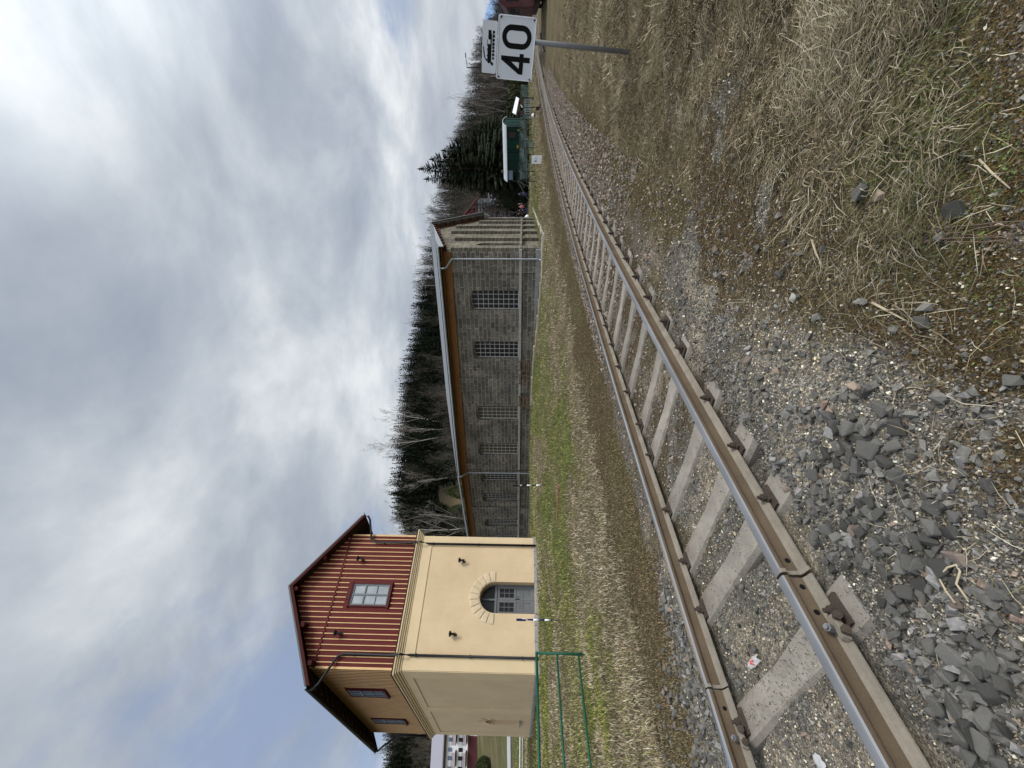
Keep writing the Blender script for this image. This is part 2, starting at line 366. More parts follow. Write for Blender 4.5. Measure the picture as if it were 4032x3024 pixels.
vo = t.new('ShaderNodeTexVoronoi'); vo.inputs['Scale'].default_value = 75; t.lk(co, vo.inputs['Vector'])
cellv = t.new('ShaderNodeSeparateColor'); t.lk(vo.outputs['Color'], cellv.inputs[0])
cell = t.ramp(cellv.outputs[0], [(0, (.45, .45, .46)), (.55, (.95, .95, .95)), (.86, (1.25, 1.22, 1.15)), (.93, (2.2, 2.1, 1.85))])
c = t.mix(.75, at.outputs['Color'], t.mix(1., at.outputs['Color'], cell, 'MULTIPLY'))
c = t.mix(1., c, t.ramp(t.noise(14, 6, .7), [(.3, (.38, .38, .38)), (.7, (1.15, 1.15, 1.15))]), 'MULTIPLY')
c = t.mix(1., c, t.ramp(t.noise(230, 3, .7), [(.3, (.65, .65, .65)), (.7, (1.35, 1.35, 1.35))]), 'MULTIPLY')
t.base(c); t.set(.97, 0, .04)
t.bump(t.math('ADD', t.math('MULTIPLY', vo.outputs['Distance'], -.9), t.math('MULTIPLY', t.noise(60, 5, .7), 1.2)), .8, .014)
tag(link('ground', me, None, t.mat), kind='structure')
# distant mountain range, aerial haze painted in as its blue colour
V = []; xs = np.linspace(-800, 6500, 90); yb = 3400.
top = 60+330*np.exp(-((xs-3650)/420)**2)+180*np.exp(-((xs-2650)/500)**2)+120*np.exp(-((xs-4600)/600)**2)+26*fbm(xs*.006, xs*0, 3)
for j, (fz, fy) in enumerate(((0, 0), (.35, 180), (.75, 420), (1, 620), (.6, 1000), (0, 1400))):
    V.append(np.stack([xs, yb+fy+xs*0, -5+top*fz], 1))
V = np.concatenate(V); n = len(xs); idx = np.arange(6*n).reshape(6, n)
F = np.stack([idx[:-1, :-1].ravel(), idx[:-1, 1:].ravel(), idx[1:, 1:].ravel(), idx[1:, :-1].ravel()], 1)
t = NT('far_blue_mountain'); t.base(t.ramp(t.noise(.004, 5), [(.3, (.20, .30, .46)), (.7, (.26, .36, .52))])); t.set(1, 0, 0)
tag(link('mountains', np_mesh('mountains', V, F, smooth=True), None, t.mat), kind='structure')
# ------------------------------------------------------------------ rails and sleepers
def rail_profile():
    h = .152; return [(-.0625, 0), (.0625, 0), (.0625, .010), (.030, .020), (.010, .032), (.008, .070), (.009, .104), (.034, .116), (.036, .126), (.0355, .140), (.029, .149), (.015, .1515), (-.015, .1515), (-.029, .149), (-.0355, .140), (-.036, .126), (-.034, .116), (-.009, .104), (-.008, .070), (-.010, .032), (-.030, .020), (-.0625, .010)]
PROF = rail_profile()
def rail(lat, s0, s1, label, polished):
    ss_ = [s0]; 
    while ss_[-1] < s1: ss_.append(min(s1, ss_[-1]+(.25 if ss_[-1] < 12 else 1.)))
    mb = MB(); k = len(PROF); org = trk(s0, lat, .018)
    vs = []
    for s in ss_:
        for (px, pz) in PROF: vs.append(trk(s, lat+px, .018+pz)-org)
    fs = []; mi = []
    for i in range(len(ss_)-1):
        for j in range(k):
            fs.append((i*k+j, i*k+(j+1) % k, (i+1)*k+(j+1) % k, (i+1)*k+j))
            mi.append(3 if j in (10, 11, 12) and polished else 0 if 9 <= j <= 14 else (2 if (j in (2, 3, 19, 20, 1, 21)) else 1))
    fs += [tuple(range(k)), tuple(range((len(ss_)-1)*k+k-1, (len(ss_)-1)*k-1, -1))]; mi += [1, 1]
    mb.add(vs, fs); mb.m = mi
    o = mb.build('rail', [M['rail_head'], M['rail_web'], M['rail_foot'], M['rail_polished']])
    for f in o.data.polygons: f.use_smooth = False
    o.location = org; tag(o, label, 'rail', 'running rails of the curved track')
    return o
SJ = .83
far_rail = [rail(-.754, -7.5, SJ-.03, 'short end of the far running rail up to its joint, polished top', True), rail(-.754, SJ-.02, 130, 'long far running rail with bright polished top curving away past the shed', True)]
near_rail = [rail(.754, -7.5, SJ+.02, 'near running rail before the open joint, grey top and rusty web', False), rail(.754, SJ+.035, 130, 'near running rail beyond the open joint, curving away towards the speed sign', False)]
for rr, lat, s in ((near_rail[0], .754, SJ-.03), (near_rail[0], .754, SJ-.16), (near_rail[1], .754, SJ+.12), (far_rail[0], -.754, SJ-.14)):
    mb = MB(); sg = 1 if lat > 0 else -1
    a = trk(s, lat-.012*1, .018+.058)-np.array(rr.location); h = float(head(np.array(s)))
    b = trk(s, lat+(.012 if lat > 0 else .012), .018+.058)-np.array(rr.location)
    mb.tube([a, b], .014, 10); mb.build('bolt_hole', M['black_paint'], rr)  # black plug imitates the shade inside an open hole
# welded collar at the joints
for rr, lat, s in ((near_rail[1], .754, SJ+.036), (far_rail[1], -.754, SJ-.02)):
    mb = MB(); A = []; B = []
    for (px, pz) in PROF:
        sc = 1.06 if pz < .12 else 1.0
        A.append(trk(s, lat+px*sc+math.copysign(.004, px), .018+pz-(.001 if pz > .1 else 0))-np.array(rr.location)); B.append(trk(s+.022, lat+px*sc+math.copysign(.004, px), .018+pz-(.001 if pz > .1 else 0))-np.array(rr.location))
    mb.hull2(A, B); mb.build('joint_collar', M['rail_foot'], rr)
for rr, lat, s, sg_ in ((near_rail[0], .754, .585, 1), (far_rail[0], -.754, .52, 1)):
    o3 = np.array(rr.location); h = float(head(np.array(s))); axx = np.array([math.cos(h), -math.sin(h), 0]); ayy = np.array([math.sin(h), math.cos(h), 0]); c0 = trk(s, lat, 0)-o3
    fr = lambda x, y, z: tuple(c0+axx*x+ayy*y+np.array([0, 0, z]))
    mb = MB(); mb.hull2([fr(.045, -.07, .034), fr(.085, -.07, .030), fr(.085, .07, .030), fr(.045, .07, .034)], [fr(.04, -.05, .062), fr(.078, -.05, .058), fr(.078, .05, .058), fr(.04, .05, .062)]); cl = mb.build('clamp', M['rail_foot'], rr, bevel=.004)
    for y, z in ((-.035, .05), (.03, .05)):
        mb = MB(); mb.tube([fr(.075, y, z), fr(.115, y, z+.004)], .012, 8); mb.tube([fr(.095, y, z), fr(.112, y, z+.003)], .022, 6); mb.build('bolt', M['rust'], cl)
    mb = MB(); mb.tube([fr(.03, -.005, .058), fr(.055, -.005, .10)], .019, 6); mb.tube([fr(.05, -.005, .092), fr(.062, -.005, .112)], .011, 8); mb.build('nut', M['galv'], cl)
# sleeper prototype in local coords: x across the track, y along
def sleeper_proto(detail):
    root = empty('sleeper', 'concrete sleeper crossing under both rails', 'sleeper', group='concrete sleepers of the track')
    mb = MB(); L = 1.19; A = [(-L, -.125), (L, -.125), (L, .125), (-L, .125)]
    secs = []
    for x in (-L, -L+.05, -.5, 0, .5, L-.05, L):
        w = .125 if abs(x) > .3 else .108; e = .012 if abs(x) >= L else 0
        zt = -.002-e+(-.012 if abs(x) < .3 else 0)
        secs.append([(x, -w, -.2), (x, w, -.2), (x, w-.004, zt-.03), (x, w-.028, zt), (x, -w+.028, zt), (x, -w+.004, zt-.03)])
    k = 6
    vs = [p for sct in secs for p in sct]
    fs = [(i*k+j, i*k+(j+1) % k, (i+1)*k+(j+1) % k, (i+1)*k+j) for i in range(len(secs)-1) for j in range(k)]+[tuple(range(k)), tuple(range((len(secs)-1)*k+k-1, (len(secs)-1)*k-1, -1))]
    mb.add(vs, fs); mb.build('beam', M['sleeper'], root)
    for sd in (-1, 1):
        c = sd*.754
        mb = MB(); mb.box(c-.135, c+.135, -.075, .075, -.001, .016); mb.build('baseplate', M['rust'], root)
        for e in (-1, 1):
            cx = c+e*.098
            if detail:
                mb = MB(); mb.prism([(cx-.040, -.032), (cx+.026, -.032), (cx+.03, 0), (cx+.026, .032), (cx-.040, .032)], .0165, .034)
                cl = mb.build('clip', M['rust'], root)
                mb = MB(); hexa = [(cx+.023*math.cos(i*math.pi/3), .023*math.sin(i*math.pi/3)) for i in range(6)]
                mb.prism(hexa, .037, .062); mb.tube([(cx, 0, .0625), (cx, 0, .085)], .012, 8)
                mb.build('bolt', M['rust'], cl)
            else:
                mb = MB(); mb.box(cx-.04, cx+.035, -.035, .035, .0165, .038); mb.box(cx-.02, cx+.02, -.02, .02, .046, .085)
                mb.build('clip', M['rust'], root)
    return root
pn = sleeper_proto(True); pf = sleeper_proto(False)
spos = [-1.45, -.75, -.05, .62, 1.35, 1.80, 2.37, 3.11, 3.66, 4.40, 5.05]
while spos[-1] < 92: spos.append(spos[-1]+.655)
first = {True: True, False: True}
for i, s in enumerate(spos):
    det = s < 14; p = pn if det else pf
    o = p if first[det] else copy_tree(p); first[det] = False
    if s > 45:
        for ch in list(o.children):
            if ch.name.startswith(('clip', 'baseplate')): bpy.data.objects.remove(ch)
    P = trk(s, random.uniform(-.03, .03)); o.location = (P[0], P[1], random.uniform(-.006, 0) if s > .9 else -.004)
    if abs(s-.62) < .02:
        for ch in o.children:
            if ch.name.startswith('beam'): ch.scale = (1.15, 1.05, 1.)
    o.rotation_euler = (0, 0, -float(head(np.array(s)))+random.uniform(-.012, .012)+(.035 if abs(s-.62) < .1 else 0))
    if abs(s-.62) < .02: o['label'] = 'broad concrete sleeper under the open rail joint, half covered in grit'
    elif abs(s-1.35) < .02: o['label'] = 'concrete sleeper just beyond the rail joint with dark grit speckles and exposed side'
    elif abs(s-1.80) < .02: o['label'] = 'second concrete sleeper beyond the rail joint, speckled, sunk in dry moss'
    elif abs(s+.05) < .02: o['label'] = 'concrete sleeper at the photo edge before the joint, buried in grit'
    else: o['label'] = 'pale concrete sleeper further along the curved track, rusty bolts at both rails'
# extra side tracks seen in the distance beyond the sign (sidings)
def siding(off0, off1, sa, sb, label):
    root = empty('siding_track', label, 'track', tuple(trk(sa, -off0, 0)), group=None)
    for lat in (-.754, .754):
        mb = MB(); vs = []; n = 40; k = 4
        for i in range(n+1):
            f = i/n; s = sa+(sb-sa)*f; off = off0+(off1-off0)*float(ss(f, 0, .8))
            for (px, pz) in ((-.036, .0), (.036, .0), (.034, .17), (-.034, .17)): vs.append(trk(s, -off+lat+px, pz)-np.array(root.location))
        fs = [(i*k+j, i*k+(j+1) % k, (i+1)*k+(j+1) % k, (i+1)*k+j) for i in range(n) for j in range(k)]
        mb.add(vs, fs); mb.m = [0 if i % 4 == 2 else 1 for i in range(len(fs))]
        mb.build('rail', [M['rail_polished'], M['rail_web']], root)
    mb = MB()
    for i in range(int((sb-sa)/1.3)):
        s = sa+i*1.3; off = off0+(off1-off0)*float(ss(i*1.3/(sb-sa), 0, .8)); c = trk(s, -off, .0)-np.array(root.location); h = float(head(np.array(s)))
        ax = np.array([math.cos(h), -math.sin(h), 0]); ay = np.array([math.sin(h), math.cos(h), 0])
        mb.box(-1.1, 1.1, -.12, .12, -.1, .01, lambda x, y, z: c+ax*x+ay*y+np.array([0, 0, z]))
    mb.build('sleeper_row', M['sleeper'], root)
siding(.0+1.6, 4.6, 44, 125, 'second track branching off to the far side beyond the points levers')
siding(-1.6, -5.2, 40, 125, 'third track branching off to the near side towards the maroon railcar')
# ------------------------------------------------------------------ wall builder
class Frame2:
    """facade frame: s along the wall, z up, o outwards"""
    def __init__(s, P, Q, viewer=(0, 0)):
        s.P = np.array(P, float); v = np.array(Q, float)-s.P; s.L = float(np.linalg.norm(v)); s.a = v/s.L
        s.n = np.array([s.a[1], -s.a[0]])
        if s.n@(np.array(viewer)-s.P) < 0: s.n = -s.n
    def __call__(s, u, o, z): p = s.P+s.a*u+s.n*o; return (p[0], p[1], z)
def arch(s0, s1, zs, zt, n=12):
    """points of an arch from (s0,zs) over (mid,zt) to (s1,zs)"""
    w = (s1-s0)/2; h = zt-zs; c = (s0+s1)/2
    if h >= w*.98: return [(c-w*math.cos(math.pi*i/n), zs+h*math.sin(math.pi*i/n)) for i in range(n+1)]
    r = (w*w+h*h)/(2*h); a0 = math.asin(w/r)
    return [(c+r*math.sin(-a0+2*a0*i/n), zs-(r-h)+r*math.cos(-a0+2*a0*i/n)) for i in range(n+1)]
def wall_holes(mb, fr, s0, s1, z0, ztop, holes, depth, mi=0, mir=None, uvs=None):
    """flat wall from s0..s1, z0..ztop(s), with arched holes (sa,sb,zb,zs,zt) and their reveals"""
    mir = mi if mir is None else mir
    zt = ztop if callable(ztop) else (lambda u: ztop)
    def quad(a, b, c, d, m): mb.add([fr(*p) for p in (a, b, c, d)], [(0, 1, 2, 3)], m)
    u = s0
    for (sa, sb, zb, zs, za) in sorted(holes):
        if sa > u: quad((u, 0, z0), (sa, 0, z0), (sa, 0, zt(sa)), (u, 0, zt(u)), mi)
        if zb > z0: quad((sa, 0, z0), (sb, 0, z0), (sb, 0, zb), (sa, 0, zb), mi)
        A = arch(sa, sb, zs, za)
        for (p, q) in zip(A[:-1], A[1:]):
            quad((p[0], 0, p[1]), (q[0], 0, q[1]), (q[0], 0, zt(q[0])), (p[0], 0, zt(p[0])), mi)
            quad((p[0], 0, p[1]), (q[0], 0, q[1]), (q[0], -depth, q[1]), (p[0], -depth, p[1]), mir)
        quad((sa, 0, zb), (sa, 0, zs), (sa, -depth, zs), (sa, -depth, zb), mir); quad((sb, 0, zb), (sb, 0, zs), (sb, -depth, zs), (sb, -depth, zb), mir)
        quad((sa, 0, zb), (sb, 0, zb), (sb, -depth, zb), (sa, -depth, zb), mir)
        u = sb
    if u < s1: quad((u, 0, z0), (s1, 0, z0), (s1, 0, zt(s1)), (u, 0, zt(u)), mi)
def plain(mb, name, m, parent, smooth=False):
    me = bpy.data.meshes.new(name); me.from_pydata(mb.v, [], mb.f); me.polygons.foreach_set('material_index', mb.m); me.update()
    return link(name, me, parent, m)
def offset_poly(poly, d):
    n = len(poly); c = np.mean(np.array(poly), 0); out = []
    def ln(i):
        p, q = np.array(poly[i]), np.array(poly[(i+1) % n]); a = (q-p)/np.linalg.norm(q-p); nn = np.array([a[1], -a[0]])
        if nn@(p-c) < 0: nn = -nn
        return p+nn*d, a
    for i in range(n):
        p1, a1 = ln(i-1); p2, a2 = ln(i)
        tt = np.linalg.solve(np.array([a1, -a2]).T, p2-p1); out.append(p1+a1*tt[0])
    return out
# ------------------------------------------------------------------ yellow water-tower house
HN = np.array([-13.05, 18.]); HF_ = np.array([-8.53, 22.1]); HL = np.array([-22.75, 25.78])
fa = Frame2(HN, HF_); fs_ = Frame2(HN, HL); W = fa.L; LS = fs_.L; kb = LS/13.25
Hpoly = [HN, HF_, HF_+(HL-HN), HL]
house = empty('water_tower_house', 'cream plastered railway house with dark red boarded upper storey and arched grey door', 'house', (HN[0], HN[1], .5))
inv = lambda o: setattr(o, 'matrix_parent_inverse', o.parent.matrix_world.inverted()) if o.parent else None
bpy.context.view_layer.update()
def hb(mb, name, m, smooth=False, bevel=0, parent=None):
    o = mb.build(name, m, parent or house, smooth, bevel); return o
HOFF = np.array([HN[0], HN[1], .5])
class HM(MB):       # mesh builder in world coordinates, stored relative to the root it belongs to
    off = HOFF
    def add(s, vs, fs, mi=0): return MB.add(s, [np.array(v, float)-s.off for v in vs], fs, mi)
def mk(off):
    c = type('RM', (HM,), {'off': np.array(off, float)}); return c
mb = HM()
DOOR = (2.38, 3.82, .79, 2.78, 3.57)
wall_holes(mb, fa, 0, W, .4, 6.95, [DOOR], .5)
NICHE = (9.05*kb, 10.15*kb, 1.5, 2.9, 3.5)
wall_holes(mb, fs_, 0, LS, .4, 6.95, [NICHE], .28)
c3, c4 = Hpoly[2], Hpoly[3]
for p, q in ((HF_, c3), (c3, c4)): mb.add([(p[0], p[1], .4), (q[0], q[1], .4), (q[0], q[1], 6.95), (p[0], p[1], 6.95)], [(0, 1, 2, 3)])
A = arch(*[NICHE[i] for i in (0, 1, 3, 4)]); mb.add([fs_(NICHE[0], -.28, NICHE[2])]+[fs_(a[0], -.28, a[1]) for a in A]+[fs_(NICHE[1], -.28, NICHE[2])], [tuple(range(len(A)+2))])
plain(mb, 'wall', M['plaster'], house)
# raised plaster borders round the sunk fields
mb = HM(); o = .035
for (u0, u1, z0, z1) in ((0, .58, .84, 6.93), (5.56, W, .84, 6.93), (.58, 5.56, 6.38, 6.93)): mb.box(u0, u1, -.01, o, z0, z1, fa)
for (u0, u1, z0, z1) in ((-.0, 1.06*kb, .84, 6.93), (6.36*kb, 7.3*kb, .84, 6.93), (12.49*kb, LS, .84, 6.93), (1.06*kb, 6.36*kb, 6.5, 6.93), (7.3*kb, 12.49*kb, 6.5, 6.93)): mb.box(u0, u1, -.012, o+.003, z0, z1, fs_)
hb(mb, 'field_border', M['plaster_trim'])
mb = HM()
for (d, z0, z1) in ((.07, 6.9, 6.985), (.13, 6.985, 7.07), (.19, 7.07, 7.15), (.25, 7.15, 7.235)): mb.prism(offset_poly(Hpoly, d), z0, z1)
hb(mb, 'cornice', M['plaster_trim'], bevel=.012)
mb = HM(); mb.prism(offset_poly(Hpoly, .27), 7.236, 7.275); hb(mb, 'cornice_flashing', M['dark_wood'])
# plinth of granite blocks: front in two pieces beside the door, the other sides whole
mb = HM()
x = 0
def blocks(fr, u0, u1):
    u = u0; k = 0
    while u < u1-.05:
        w = min(random.uniform(.55, .95), u1-u)
        if u1-u-w < .25: w = u1-u
        mb.box(u+.006, u+w-.006, -.05, .07+random.uniform(-.008, .008), .42, .835+random.uniform(-.01, .004), fr); u += w
for q in ((fa, -.06, DOOR[0]-.02), (fa, DOOR[1]+.02, W+.06), (fs_, -.02, LS)): mb = HM(); blocks(*q); hb(mb, 'plinth', M['granite'], bevel=.015)
mb = HM()
u = -.3
while u < W+.4:
    w = random.uniform(.5, 1.1); mb.box(u, u+w-.015, .05, .30+random.uniform(-.05, .06), .3, .60+random.uniform(-.04, .03), fa); u += w
hb(mb, 'foundation_stones', M['granite'], bevel=.02)
mb = HM(); mb.box(DOOR[0]+.0, DOOR[1]-.0, -.5, .16, .55, .785, fa); hb(mb, 'door_step', M['granite'], bevel=.012)
# voussoirs
mb = HM(); nv = 11; cxx = (DOOR[0]+DOOR[1])/2; rr = (DOOR[1]-DOOR[0])/2
for i in range(nv):
    a0 = math.pi*i/nv+.02; a1 = math.pi*(i+1)/nv-.02; r0 = rr+.03; r1 = rr+.47
    P4 = [(cxx-r*math.cos(a), DOOR[3]+r*1.09*math.sin(a)) for r, a in ((r0, a0), (r1, a0), ((r1+.02), (a0+a1)/2), (r1, a1), (r0, a1))]
    A = [fa(p[0], -.01, p[1]) for p in P4]; c = np.mean(np.array(P4), 0)
    Bq = [fa(p[0], .022, p[1]) for p in P4]; Cq = [fa(c[0]+(p[0]-c[0])*.78, .038, c[1]+(p[1]-c[1])*.78) for p in P4]
    mb.hull2(A, Bq, caps=False); mb.hull2(Bq, Cq, caps=False); mb.add(Cq, [tuple(range(5))])
hb(mb, 'arch_stones', M['plaster_arch'])
# door : two leaves with six panes and panels, fanlight
dz = -.5
mb = HM(); A = arch(DOOR[0]-.05, DOOR[1]+.05, DOOR[3], DOOR[4]+.05)
mb.add([fa(DOOR[0]-.05, dz-.06, .7)]+[fa(a[0], dz-.06, a[1]) for a in A]+[fa(DOOR[1]+.05, dz-.06, .7)], [tuple(range(len(A)+2))])
hb(mb, 'fanlight_glass', M['glass_dark'])
mb = HM()
Ai = arch(DOOR[0]+.07, DOOR[1]-.07, DOOR[3], DOOR[4]-.07); Ao = arch(DOOR[0]-.02, DOOR[1]+.02, DOOR[3], DOOR[4]+.02)
for i in range(len(Ai)-1):
    mb.hull2([fa(p[0], dz-.05, p[1]) for p in (Ai[i], Ai[i+1], Ao[i+1], Ao[i])], [fa(p[0], dz+.03, p[1]) for p in (Ai[i], Ai[i+1], Ao[i+1], Ao[i])])
mb.box(DOOR[0]-.02, DOOR[0]+.07, dz-.05, dz+.03, .79, DOOR[3], fa); mb.box(DOOR[1]-.07, DOOR[1]+.02, dz-.05, dz+.03, .79, DOOR[3], fa)
mb.box(DOOR[0]+.07, DOOR[1]-.07, dz-.05, dz+.045, 2.72, 2.83, fa); mb.box(cxx-.045, cxx+.045, dz-.05, dz+.03, 2.83, DOOR[4]-.07, fa)
hb(mb, 'door_frame', M['door_grey'], bevel=.006)
for (l0, l1) in ((DOOR[0]+.072, cxx-.002), (cxx+.002, DOOR[1]-.072)):
    mb = HM(); w = l1-l0; z0, z1 = .80, 2.715; st = .11; gz0, gz1 = 1.85, 2.58
    mb.box(l0, l0+st, dz-.045, dz, z0, z1, fa); mb.box(l1-st, l1, dz-.045, dz, z0, z1, fa)
    for (a, b) in ((z0, z0+.2), (1.38, 1.48), (gz0-.12, gz0), (gz1, z1)): mb.box(l0+st, l1-st, dz-.044, dz-.001, a, b, fa)
    mb.box(l0+st, l1-st, dz-.043, dz-.022, z0+.2, gz0-.12, fa)
    mb.box(l0+st+.07, l1-st-.07, dz-.03, dz-.008, z0+.27, 1.31, fa); mb.box(l0+st+.06, l1-st-.06, dz-.03, dz-.008, 1.53, gz0-.17, fa)
    leaf = hb(mb, 'door', M['door_grey'], bevel=.004)
    mb = HM(); m1 = (l0+l1)/2
    mb.box(m1-.012, m1+.012, dz-.03, dz-.006, gz0, gz1, fa)
    for f in (1/3, 2/3): zz = gz0+(gz1-gz0)*f; mb.box(l0+st, l1-st, dz-.029, dz-.008, zz-.011, zz+.011, fa)
    mb.build('glazing_bar', M['door_grey'], leaf)
    mb = HM(); mb.box(l0+st, l1-st, dz-.04, dz-.033, gz0, gz1, fa); mb.build('pane', M['glass_dark'], leaf)
mb = HM(); mb.box(cxx+.03, cxx+.07, dz-.005, dz+.012, 1.55, 1.78, fa); mb.tube([fa(cxx+.05, dz+.01, 1.68), fa(cxx+.05, dz+.06, 1.68), fa(cxx+.17, dz+.06, 1.68)], .01, 6); mb.build('handle', M['iron'], leaf)
# upper storey boards
ZB, ZE, ZR = 7.275, 10.62, 13.02; SR = 3.15            # boarding foot, eaves, ridge
def zroof(u): return 13.0-(abs(u-SR))*.60
mb = HM()
mb.add([fa(0, 0, ZB), fa(W, 0, ZB), fa(W, 0, zroof(W)), fa(SR, 0, zroof(SR)), fa(0, 0, zroof(0))], [(0, 1, 2, 3, 4)])
zl, zr_ = zroof(0), zroof(W)
for p, q, z in ((HN, HL, zl), (HF_, c3, zr_)): mb.add([(p[0], p[1], ZB), (q[0], q[1], ZB), (q[0], q[1], z), (p[0], p[1], z)], [(0, 1, 2, 3)])
ap = c4+(c3-c4)*(SR/W)
mb.add([(c4[0], c4[1], ZB), (c3[0], c3[1], ZB), (c3[0], c3[1], zr_), (ap[0], ap[1], zroof(SR)), (c4[0], c4[1], zl)], [(0, 1, 2, 3, 4)])
plain(mb, 'cladding', M['boards_red'], house)
mb = HM(); n = 27; WIN = (2.47, 3.67, 8.05, 10.2)
ZST = 10.93
pts = []
for i in range(n):                                     # upper boarding with pointed feet
    u0 = W*i/n; u1 = W*(i+1)/n; um = (u0+u1)/2
    if zroof(um) < ZST+.1: continue
    A = [(u0, ZST), (um, ZST-.07), (u1, ZST), (u1, zroof(u1)-.02)]+([(SR, zroof(SR)-.02)] if u0 < SR < u1 else [])+[(u0, zroof(u0)-.02)]
    mb.hull2([fa(p[0], .004, p[1]) for p in A], [fa(p[0], .042, p[1]) for p in A])
hb(mb, 'gable_boards', M['boards_red'])
mb = HM()
for i in range(n+1):
    u = min(max(W*i/n, .02), W-.02); zt = zroof(u)-.03; w = .0175 if 0 < i < n else .045
    segs = [(ZB, ZST-.04)] if zt > ZST else [(ZB, zt)]
    if WIN[0]-.02 < u < WIN[1]+.02: segs = [(ZB, WIN[2]-.03), (WIN[3]+.14, ZST-.04)]
    for a, b in segs: mb.box(u-w, u+w, .002, .034, a, b, fa)
    if zt > ZST+.05: mb.box(u-w, u+w, .043, .07, ZST+.04, zt, fa)
nb = int(LS/.225); WS = [(3.3*kb, 4.5*kb), (9.35*kb, 10.5*kb)]
for i in range(nb+1):
    u = LS*i/nb; segs = [(ZB, zl-.02)]
    for (a, b) in WS:
        if a-.16 < u < b+.16: segs = [(ZB, 8.2), (10.33, zl-.02)]
    for a, b in segs: mb.box(u-.022, u+.022, .002, .031, a, b, fs_)
hb(mb, 'battens', M['batten'])
# windows of the upper storey
def sash(fr, u0, u1, z0, z1, o, gm, frame=.06, hood=True):
    mb = HM(); s = .075
    mb.box(u0-s, u0, .003, o+.03, z0-s, z1+s, fr); mb.box(u1, u1+s, .003, o+.03, z0-s, z1+s, fr)
    mb.box(u0, u1, .004, o+.028, z1, z1+s, fr); mb.box(u0-s-.04, u1+s+.04, .005, o+.07, z0-s-.06, z0-.0, fr)
    if hood:
        mb.box(u0-s-.05, u1+s+.05, .006, o+.05, z1+s, z1+s+.05, fr); c = (u0+u1)/2
        mb.box(c-.22, c+.22, .007, o+.02, z1+s+.05, z1+s+.2, fr)
    w = hb(mb, 'window', M['dark_red'], bevel=.006)
    mb = HM(); f = frame; m = (u0+u1)/2; h = z1-z0; zz = z1-h*.34
    mb.box(u0, u0+f, .004, o+.005, z0, z1, fr); mb.box(u1-f, u1, .004, o+.005, z0, z1, fr)
    mb.box(u0+f, u1-f, .005, o+.004, z0, z0+f, fr); mb.box(u0+f, u1-f, .005, o+.004, z1-f, z1, fr)
    mb.box(m-.04, m+.04, .006, o+.008, z0+f, z1-f, fr); mb.box(u0+f, u1-f, .007, o+.012, zz-.035, zz+.035, fr)
    zq = z0+f+(zz-.035-z0-f)/2; mb.box(u0+f, u1-f, .0075, o, zq-.014, zq+.014, fr)
    mb.build('frame', M['grey_frame'], w, bevel=.004)
    mb = HM(); mb.box(u0+.01, u1-.01, .0, .012, z0+.01, z1-.01, fr); mb.build('pane', gm, w)
sash(fa, 2.59, 3.55, 8.2, 10.04, .05, M['glass_curtain'])
for (a, b) in WS: sash(fs_, a+.05, b-.05, 8.38, 10.2, .05, M['glass_blue'], hood=False)
# sill and arch sprigs of the niche
mb = HM(); mb.box(NICHE[0]-.06, NICHE[1]+.06, -.2, .1, 1.4, 1.51, fs_); hb(mb, 'niche_sill', M['granite'])
mb = HM(); nc = (NICHE[0]+NICHE[1])/2
for i in range(7):
    a = math.pi*(i+.5)/7; r0, r1 = .62, .62+(.5 if i % 2 else .35)
    mb.tube([fs_(nc-.55*r0/.62*math.cos(a)*.95, .012, 2.9+r0*math.sin(a)), fs_(nc-r1*math.cos(a), .02, 2.9+r1*math.sin(a)*1.1)], [.03, .012], 5)
hb(mb, 'niche_relief', M['plaster_trim'])
# roof
OF, OB = .55, .5; eL, eR = -.80, W+.78
bdir = (HL-HN)/LS
def rp(u, b, z): p = HN+fa.a*u+bdir*b; return (p[0], p[1], z)
B0, B1 = -.62, LS+.7
zeL, zeR = 10.86, 10.46; zrd = 13.18
mb = HM(); th = .09
for (e, ze) in ((eL, zeL), (eR, zeR)):
    top = [rp(e, B0, ze), rp(SR, B0, zrd), rp(SR, B1, zrd), rp(e, B1, ze)]
    mb.hull2([(p[0], p[1], p[2]-th) for p in top], top)
roof = hb(mb, 'roof', M['roof_sheet'])
mb = HM()
for (e, ze) in ((eL, zeL), (eR, zeR)):
    top = [rp(e+.03*(1 if e < 0 else -1), B0+.03, ze-.10), rp(SR, B0+.03, zrd-.10), rp(SR, B1-.03, zrd-.10), rp(e+.03*(1 if e < 0 else -1), B1-.03, ze-.10)]
    mb.hull2([(p[0], p[1], p[2]-.035) for p in top], top)
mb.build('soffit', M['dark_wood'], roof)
mb = HM()
for b in (B0-.02, B1-.02):
    mb = HM()
    for (e, ze) in ((eL, zeL), (eR, zeR)):
        q = [rp(e, b, ze-.24), rp(SR, b, zrd-.26), rp(SR, b, zrd-.085), rp(e, b, ze-.085)]
        mb.hull2(q, [tuple(np.array(p)+np.append(bdir*.045, 0)) for p in q])
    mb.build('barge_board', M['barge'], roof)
mb = HM()
for u, z in ((.12, zroof(.12)-.1), (SR, zroof(SR)-.1), (W-.12, zroof(W-.12)-.1), (1.6, zroof(1.6)-.1), (4.7, zroof(4.7)-.1)):
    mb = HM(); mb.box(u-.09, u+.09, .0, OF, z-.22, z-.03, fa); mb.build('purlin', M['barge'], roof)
mb = HM(); n = 14
for i in range(n): b = .2+(LS-.4)*i/(n-1); mb.hull2([rp(-.7, b-.06, zeL-.24), rp(-.7, b+.06, zeL-.24), rp(.02, b+.06, zeL-.24+.55), rp(.02, b-.06, zeL-.24+.55)], [rp(-.7, b-.06, zeL-.14), rp(-.7, b+.06, zeL-.14), rp(.02, b+.06, zeL-.14+.53), rp(.02, b-.06, zeL-.14+.53)])
mb.build('rafter_tail', M['dark_wood'], roof)
